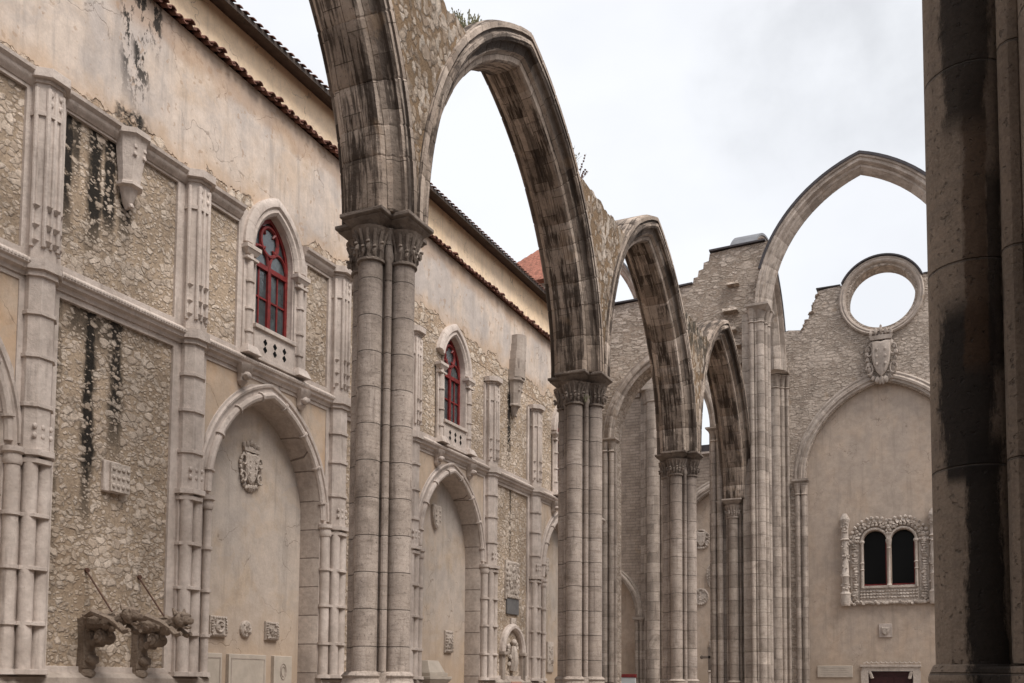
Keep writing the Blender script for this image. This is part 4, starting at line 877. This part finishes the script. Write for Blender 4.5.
def arms(label, axis, u, z, base, w, h, crown=True, scroll=True, mat='carved', cat='coat of arms', name='coat_of_arms', group=None):
    P0 = wall_frame(axis, u, z, base); root = thing(name, label, cat, P0(0, 0, 0), group); P = lambda a, b, c: tuple(Vector(P0(a, b, c))-Vector(P0(0, 0, 0)))
    mb = MB(); plate(mb, P, [(a*w*.66, b*h*.62-.06*h) for a, b in SHIELD], -.02, .10*w/.6)
    for a in (-.15, .15):
        for b in (-.12, .02, .15): blob(mb, P, a*w, b*h-.05*h, .11*w/.6, (.05*w, .035*h, .03*w))
    mb.build('shield', mat, root)
    if scroll:
        mb = MB()
        for k in range(26):
            a = k*2*math.pi/26; q = .53+.04*math.sin(5*a); blob(mb, P, w*q*math.cos(a)*.92, h*(.42*math.sin(a)-.06), .03, (.085*w, .06*h, .075*w), .6)
        for s in (-1, 1):
            for b in (-.25, .1): mb.tube([P(s*w*(.42+.12*math.cos(t)), h*(b+.10*math.sin(t)), .06+.02*t*.3) for t in [j*.6 for j in range(10)]], .035*w, 6)
        for k in range(3): blob(mb, P, (k-1)*.13*w, -.44*h, .06, (.09*w, .06*h, .07*w), .5)
        mb.build('scrollwork', mat, root)
    if crown:
        mb = MB(); loop = [(-.36*w, .29*h), (.36*w, .29*h), (.42*w, .37*h), (-.42*w, .37*h)]; mb.loft([[P(a, b, -.02) for a, b in loop], [P(a, b, .13*w) for a, b in loop]])
        for k in range(5): blob(mb, P, (-.36+k*.18)*w, (.42+.03*(2-abs(k-2)))*h, .07*w, (.075*w, .065*h, .07*w), .3)
        blob(mb, P, 0, .53*h, .07*w, (.05*w, .05*h, .05*w), 0); mb.build('crown', mat, root)
    return root
def relief(label, axis, u, z, base, w, h, n=26, name='carved_stone', mat='carved', border=True, group=None, hole=False, rnd=0.):
    P0 = wall_frame(axis, u, z, base); P = lambda a, b, c: tuple(Vector(P0(a, b, c))-Vector(P0(0, 0, 0)))
    mb = MB(); root = thing(name, label, 'carved stone', P0(0, 0, 0), group); d = min(w, h)
    loop = [(-w/2, -h/2), (w/2, -h/2), (w/2, h/2), (-w/2, h/2)] if not rnd else [(w/2*math.cos(k*math.pi/8), h/2*math.sin(k*math.pi/8)) for k in range(16)]
    plate(mb, P, loop, -.02, .07)
    if border:
        for k in range(22):
            a = k*2*math.pi/22; ca, sa = math.cos(a), math.sin(a); m = max(abs(ca), abs(sa)) if not rnd else 1.; blob(mb, P, .42*w*ca/m, .42*h*sa/m, .075, (d*.075, d*.075, .035), .6)
    for k in range(n): blob(mb, P, random.uniform(-.3, .3)*w, random.uniform(-.33, .33)*h, .07, (d*random.uniform(.04, .11), d*random.uniform(.05, .14), random.uniform(.03, .07)), .6)
    if hole: mb.tube([P(.22*w*math.cos(k*.5236), .26*h*math.sin(k*.5236), .09) for k in range(13)], d*.06, 6)
    mb.build('carved_block', mat, root); return root
XR = XW-.055
# left: square inscribed plaque with three raised emblems rows
P0 = (XR, 11.58, 4.99); pq = thing('stone_plaque', 'square stone plaque carved in rows, fixed on stained rubble above the gargoyles', 'plaque', P0)
mb = MB(); mb.box(-.02, .07, -.25, .10, -.26, .26); mb.build('backing', 'trim', pq, bevel=.02); mb = MB(); mb.box(.0, .12, -.15, .25, -.25, .23); o = None
for r in range(3):
    for k in range(4): mb.ball((.13, -.1+k*.1, .13-r*.14), (.025, .04, .045), 1, .4)
mb.build('tablet', 'carved', pq, bevel=.02)
arms('crowned coat of arms high on the plaster of the nearest full niche', 'x', 15.37, 6.0, XB, .58, .98)
relief('square carved frame around an oval, left of three small stones in the niche', 'x', 14.55, 2.70, XB, .46, .40, 8, hole=True)
relief('small bearded head carving, middle of three small stones in the niche', 'x', 15.35, 2.69, XB, .32, .34, 12, border=False, rnd=1)
relief('square stone carved with a face, right of three small stones in the niche', 'x', 16.14, 2.69, XB, .40, .38, 14)
for u, wd, lab, hasc in ((14.36, .54, 'narrow grave slab leaning below the oval carved stone', 0), (15.38, 1.1, 'wide pale grave slab in the middle of the niche foot', 0), (16.48, .58, 'grave slab with a round incised emblem at the right of the niche', 1)):
    g = thing('grave_slab', lab, 'slab', (XB, u, 1.2)); mb = MB(); mb.box(-.02, .09, -wd/2, wd/2, -1.2, .98); mb.build('slab', 'slab', g, bevel=.012)
    mb = MB()
    if hasc:
        for r in (.14, .09): mb.tube([(.092, r*math.cos(k*.5236)*.7, .65+r*1.2*math.sin(k*.5236)) for k in range(13)], .012, 5)
    else:
        for q in (-1, 1): mb.box(.088, .096, q*(wd/2-.06)-.01, q*(wd/2-.06)+.01, -1., .9)
        mb.box(.088, .096, -wd/2+.07, wd/2-.07, .88, .9)
    mb.build('incised_lines', 'trim_dark', g)
arms('plain uncrowned shield high on the plaster of the second niche', 'x', 22.92, 6.22, XB, .68, 1.0, False, False)
relief('upright carved block in the second niche beside its right jamb', 'x', 23.72, 2.78, XB, .42, .62, 16)
relief('carved fragment half hidden by a jamb in the second niche', 'x', 21.9, 2.75, XB, .40, .52, 14)
arms('narrow shield high in the farthest visible niche', 'x', 30.55, 5.7, XB, .55, 1.0, False, False)
relief('tall carved fragment low in the farthest visible niche', 'x', 30.95, 2.55, XB, .5, 1.05, 26, border=False)
relief('small carved bracket low in the farthest niche, next to the pilaster', 'x', 29.6, 2.75, XB, .3, .6, 12, border=False)
# second solid bay: relief, dark tablet, bracket and small shrine
relief('arched high-relief block of figures above a dark tablet on bare rubble', 'x', 27.0, 4.8, XR, .95, 1.2, 46, mat='carved')
P0 = (XR, 27.05, 4.0); t = thing('dark_tablet', 'dark slate tablet under the arched relief on bare rubble', 'tablet', P0); mb = MB(); mb.box(-.02, .06, -.42, .42, -.25, .25); mb.build('slate', 'grey_slab', t, bevel=.015); mb = MB(); mb.box(-.02, .09, -.46, .46, .25, .31); mb.build('ledge', 'trim_dark', t)
relief('small broken bracket stone between the dark tablet and the shrine', 'x', 27.1, 3.5, XR, .36, .28, 8, border=False)
sh = thing('wall_shrine', 'small arched stone shrine with carved figure at the foot of the rubble panel', 'shrine', (XR, 27.03, 1.47)); HA = Arch(.62, .68)
mb = MB(); sweep_arch(mb, HA, [(-.03, .0), (.1, .0), (.16, .06), (.16, .14), (.1, .2), (-.03, .2)], lambda x, h, s: (s, x, 1.12+h), 5, 3, .005); mb.build('arch', 'trim', sh)
mb = MB()
for s in (-1, 1): mb.box(-.03, .12, s*.72-.1, s*.72+.1, .2, 1.1); mb.box(-.03, .2, s*.72-.14, s*.72+.14, 1.02, 1.11)
mb.box(-.03, .2, -.84, .84, -1.5, -.02); mb.build('jambs', 'trim_dark', sh, bevel=.01)
mb = MB(); mb.tube([(.05, 0, .55), (.09, .02, .8), (.09, -.02, 1.1), (.08, .0, 1.3)], [.13, .16, .14, .08], 8); mb.ball((.1, 0, 1.42), .1, 2)
for k in range(14): mb.ball((.06, random.uniform(-.35, .35), random.uniform(.75, 1.5)), (.05, .08, .09), 1, .5)
mb.build('figure', 'carved', sh); mb = MB(); mb.box(.15, .21, -.35, .35, -.0, .22); mb.build('pink_tablet', 'pink_slab', sh, bevel=.01)
mb = MB(); mb.lathe(.06, .72, [(.1, .1), (.1, 1.0)], 10); mb.build('dark_column', 'capital', sh)
# pedestal in second niche
pd = thing('stone_pedestal', 'stepped pale stone pedestal standing in the second niche', 'pedestal', (-12.95, 22.2, 0))
mb = MB(); mb.box(-.30, .30, -.42, .42, 0, 1.6); mb.build('block', 'slab', pd, bevel=.015)
mb = MB(); mb.frustum((-.3, .34, -.46, .46), (-.3, .42, -.56, .56), 1.6, 1.72); mb.box(-.3, .43, -.57, .57, 1.722, 1.80); mb.box(-.3, .36, -.47, .47, 1.80, 1.90); mb.frustum((-.3, .32, -.42, .42), (-.3, .18, -.28, .28), 1.90, 2.22); mb.build('cap', 'slab', pd, bevel=.012)

# gargoyles
def gargoyle(y, label, s):
    random.seed(40+s); root = thing('gargoyle', label, 'gargoyle', (XR, y, 2.2), 'gargoyles on the rubble panel')
    mb = MB(); rx = [(-.06, -.42, .12), (.0, -.36, .13), (.02, -.2, .12), (-.02, .0, .11), (.0, .25, .12), (.08, .42, .14)]
    mb.loft([[(-.05, -w_, z), (x, -w_, z), (x+.06, 0, z), (x, w_, z), (-.05, w_, z)] for x, z, w_ in [(r[0]+.14, r[1], r[2]) for r in rx]])
    mb.ball((.08, 0, -.44), (.13, .14, .11), 2, .3); mb.ball((.20, .0, -.24), (.09, .12, .085), 2, .3); mb.tube([(.13, 0, -.1), (.17, 0, .05), (.14, 0, .2)], [.06, .1, .07], 8); mb.build('bracket', 'carved_dark', root)
    mb = MB(); mb.tube([(-.05, 0, .32), (.2, 0, .36), (.45, 0, .34), (.70, 0, .36), (.9, 0, .42)], [.13, .13, .12, .11, .1], 10)
    for k in range(22):
        x = random.uniform(.05, .85); a = random.uniform(0, 6.28); mb.ball((x, .11*math.cos(a), .35+.11*math.sin(a)), (.06, .05, .055), 1, .6)
    for q in (-1, 1): mb.tube([(.2, q*.15, .45), (.45, q*.22, .5), (.75, q*.2, .4), (.9, q*.13, .28)], [.03, .06, .05, .02], 6)
    mb.build('body', 'carved_dark', root)
    mb = MB(); mb.ball((1.0, 0, .46), (.15, .13, .14), 2, .25); mb.ball((1.14, 0, .43), (.1, .09, .07), 2, .2); mb.ball((1.12, 0, .32), (.08, .08, .035), 1, .2)
    for q in (-1, 1): mb.tube([(.95, q*.09, .54), (.92, q*.13, .64)], [.05, .015], 6); mb.ball((1.08, q*.08, .52), .035, 1); mb.tube([(.85, q*.1, .3), (1.0, q*.12, .2), (1.1, q*.11, .22)], [.06, .05, .035], 6)
    mb.build('head', 'carved_dark', root)
    mb = MB()
    for x, zz, r, hw in ((.46, .12, .12, .11), (.47, .11, .085, .15), (.46, .12, .04, .18), (.32, .03, .065, .1)): mb.tube([(x, -hw, zz), (x, -hw*.9, zz), (x, hw*.9, zz), (x, hw, zz)], [r*.9, r, r, r*.9], 14)
    mb.tube([(.47+.13*math.cos(t*.5)*(1-t*.04), .0, .13+.13*math.sin(t*.5)*(1-t*.04)) for t in range(14)], .05, 6)
    mb.build('volute', 'carved_dark', root)
    mb = MB(); mb.tube([(.0, .0, 1.2), (.6, .0, .52)], .014, 6); mb.tube([(-.02, 0, 1.2), (.04, 0, 1.2)], .04, 8); mb.build('tie_rod', 'iron', root)
gargoyle(11.10, 'left of two dark gargoyles jutting from the stained rubble on an iron rod', 1)
gargoyle(12.19, 'right of two dark gargoyles, its open-mouthed head overlapping the pilaster', 2)

# end wall pieces
arms('large crowned cartouche of arms between round window and blind arch', 'y', -3.45, 16.72, YF-.16, 1.22, 2.5, mat='trim_dark')
ts = arms('tiny shield stone on the plaster below the carved twin window', 'y', -3.5, 4.15, YP-.06, .5, .55, False, False)
mb = MB(); mb.box(-.28, .28, .0, .08, -.32, .30); mb.build('backing', 'trim', ts, bevel=.015)
P0 = (-5.72, YP, 2.28); t = thing('inscribed_slab', 'long pale stone slab low on the plaster left of the doorway', 'slab', P0); mb = MB(); mb.box(-.78, .78, -.05, .02, -.27, .27); mb.build('slab', 'slab', t, bevel=.012); mb = MB()
for k in range(4): mb.box(-.62, .62-.1*(k % 2), -.054, -.04, .15-k*.1, .165-k*.1)
mb.build('worn_lines', 'trim_dark', t)
YN = YF+.3
arms('highest shield on the plaster between the third pier and the respond', 'y', -11.95, 8.85, YN, .75, 1.1, False)
relief('oval carved figure, middle stone on the plaster beside the respond', 'y', -11.4, 6.95, YN, .6, 1.3, 22, rnd=1)
relief('round carved medallion on the plaster beside the third pier', 'y', -12.0, 5.95, YN, .85, .85, 14, rnd=1)
relief('tall narrow carved stone above the standing cross', 'y', -11.35, 3.3, YN, .45, 1.0, 14)
cr_ = thing('stone_cross', 'small dark cross on a slim post in front of the plastered recess', 'cross', (-11.3, YF-.8, 0))
mb = MB(); mb.lathe(0, 0, [(.3, 0), (.3, 1.2), (.12, 1.3), (.07, 1.5), (.06, 2.2), (.12, 2.25), (.08, 2.32)], 10); mb.build('post', 'trim_dark', cr_)
mb = MB(); mb.box(-.06, .06, -.06, .06, 2.3, 3.35); mb.box(-.36, .36, -.06, .06, 2.88, 3.0)
for x, z in ((-.38, 2.94), (.38, 2.94), (0, 3.38)): mb.ball((x, 0, z), (.1, .07, .1), 1)
mb.build('cross', 'capital', cr_)
db = thing('display_board', 'low white board with red top edge under the small blind arch', 'board', (-15.6, YF-1.2, 0))
mb = MB(); mb.box(-.9, .75, -.05, .05, .9, 1.95); mb.build('panel', 'white', db, bevel=.01); mb = MB(); mb.box(-.93, .78, -.07, .07, 1.952, 2.12); mb.build('top_rail', 'red', db, bevel=.01)
for s in (-.8, .65):
    mb = MB(); mb.box(s-.04, s+.04, -.04, .04, 0, .9); mb.build('leg', 'iron', db)

# ================================================================ WEEDS
def weed(label, x, y, z, n, h, spread, dry=False, flower=False):
    root = thing('weed', label, 'plant', (x, y, z), 'weeds growing on the arcade'); mb = MB()
    for k in range(n):
        a = random.uniform(0, 6.28); r = random.uniform(0, spread); px, py_ = r*.5*math.cos(a), r*math.sin(a); hh = h*random.uniform(.4, 1.); l = random.uniform(.15, .6)*hh
        pts = [(px+l*math.cos(a)*t*t, py_+l*math.sin(a)*t*t, hh*t-.03) for t in (0, .4, .75, 1)]; mb.tube(pts, [.007, .006, .004, .002], 4)
        for j in range(3): t = random.uniform(.3, 1); p = (px+l*math.cos(a)*t*t, py_+l*math.sin(a)*t*t, hh*t); mb.ball(p, (.012, .012, .016), 1, .5)
        if flower:
            for j in range(6): t = .6+.4*j/6; mb.ball((px+l*math.cos(a)*t*t+random.uniform(-.02, .02), py_+l*math.sin(a)*t*t, hh*t), .022, 1, .4)
    mb.build('stems', 'stalk' if dry else 'grass', root)
ay = lambda y: HC+math.sqrt(max(0, 5.81**2-(5.75-abs(y))**2))
random.seed(5)
for k, (y, n, h) in enumerate(((1.3, 60, .34), (1.65, 70, .30), (2.0, 60, .22), (2.45, 40, .13))):
    zt = HC+(3.9 if y < 1.55 else math.sqrt(5.8**2-(5.75-y)**2)); weed(['tuft of grass on the spandrel top left of the biggest arch', 'bushy grass clump at the left haunch of the biggest arch', 'grass clump a little higher on the biggest arch', 'low grass near the crown of the biggest arch'][k], AX+.25, Y1+y, zt, n, h, .28)
yy = 6.0; weed('grey-green sprig growing from the right haunch of the biggest arch', AX+.4, Y1+BAY-1.62, HC+math.sqrt(5.8**2-(5.75-1.62)**2)-.05, 60, .55, .22)
for k, (y, h) in enumerate(((-.9, .55), (.0, .35), (.95, .35))):
    weed(['tallest dry flowering stalk on the second spandrel', 'dry stalk at mid length of the second spandrel top', 'dry stalk nearest the middle arch on the second spandrel'][k], AX+.3, PY_[1]+y, HC+3.92, 9, h*1.5, .14, True, True)
weed('tiny green fern sprouting between capitals of the second pier', AX+.3, PY_[1]-.3, HC-.62, 14, .16, .08)
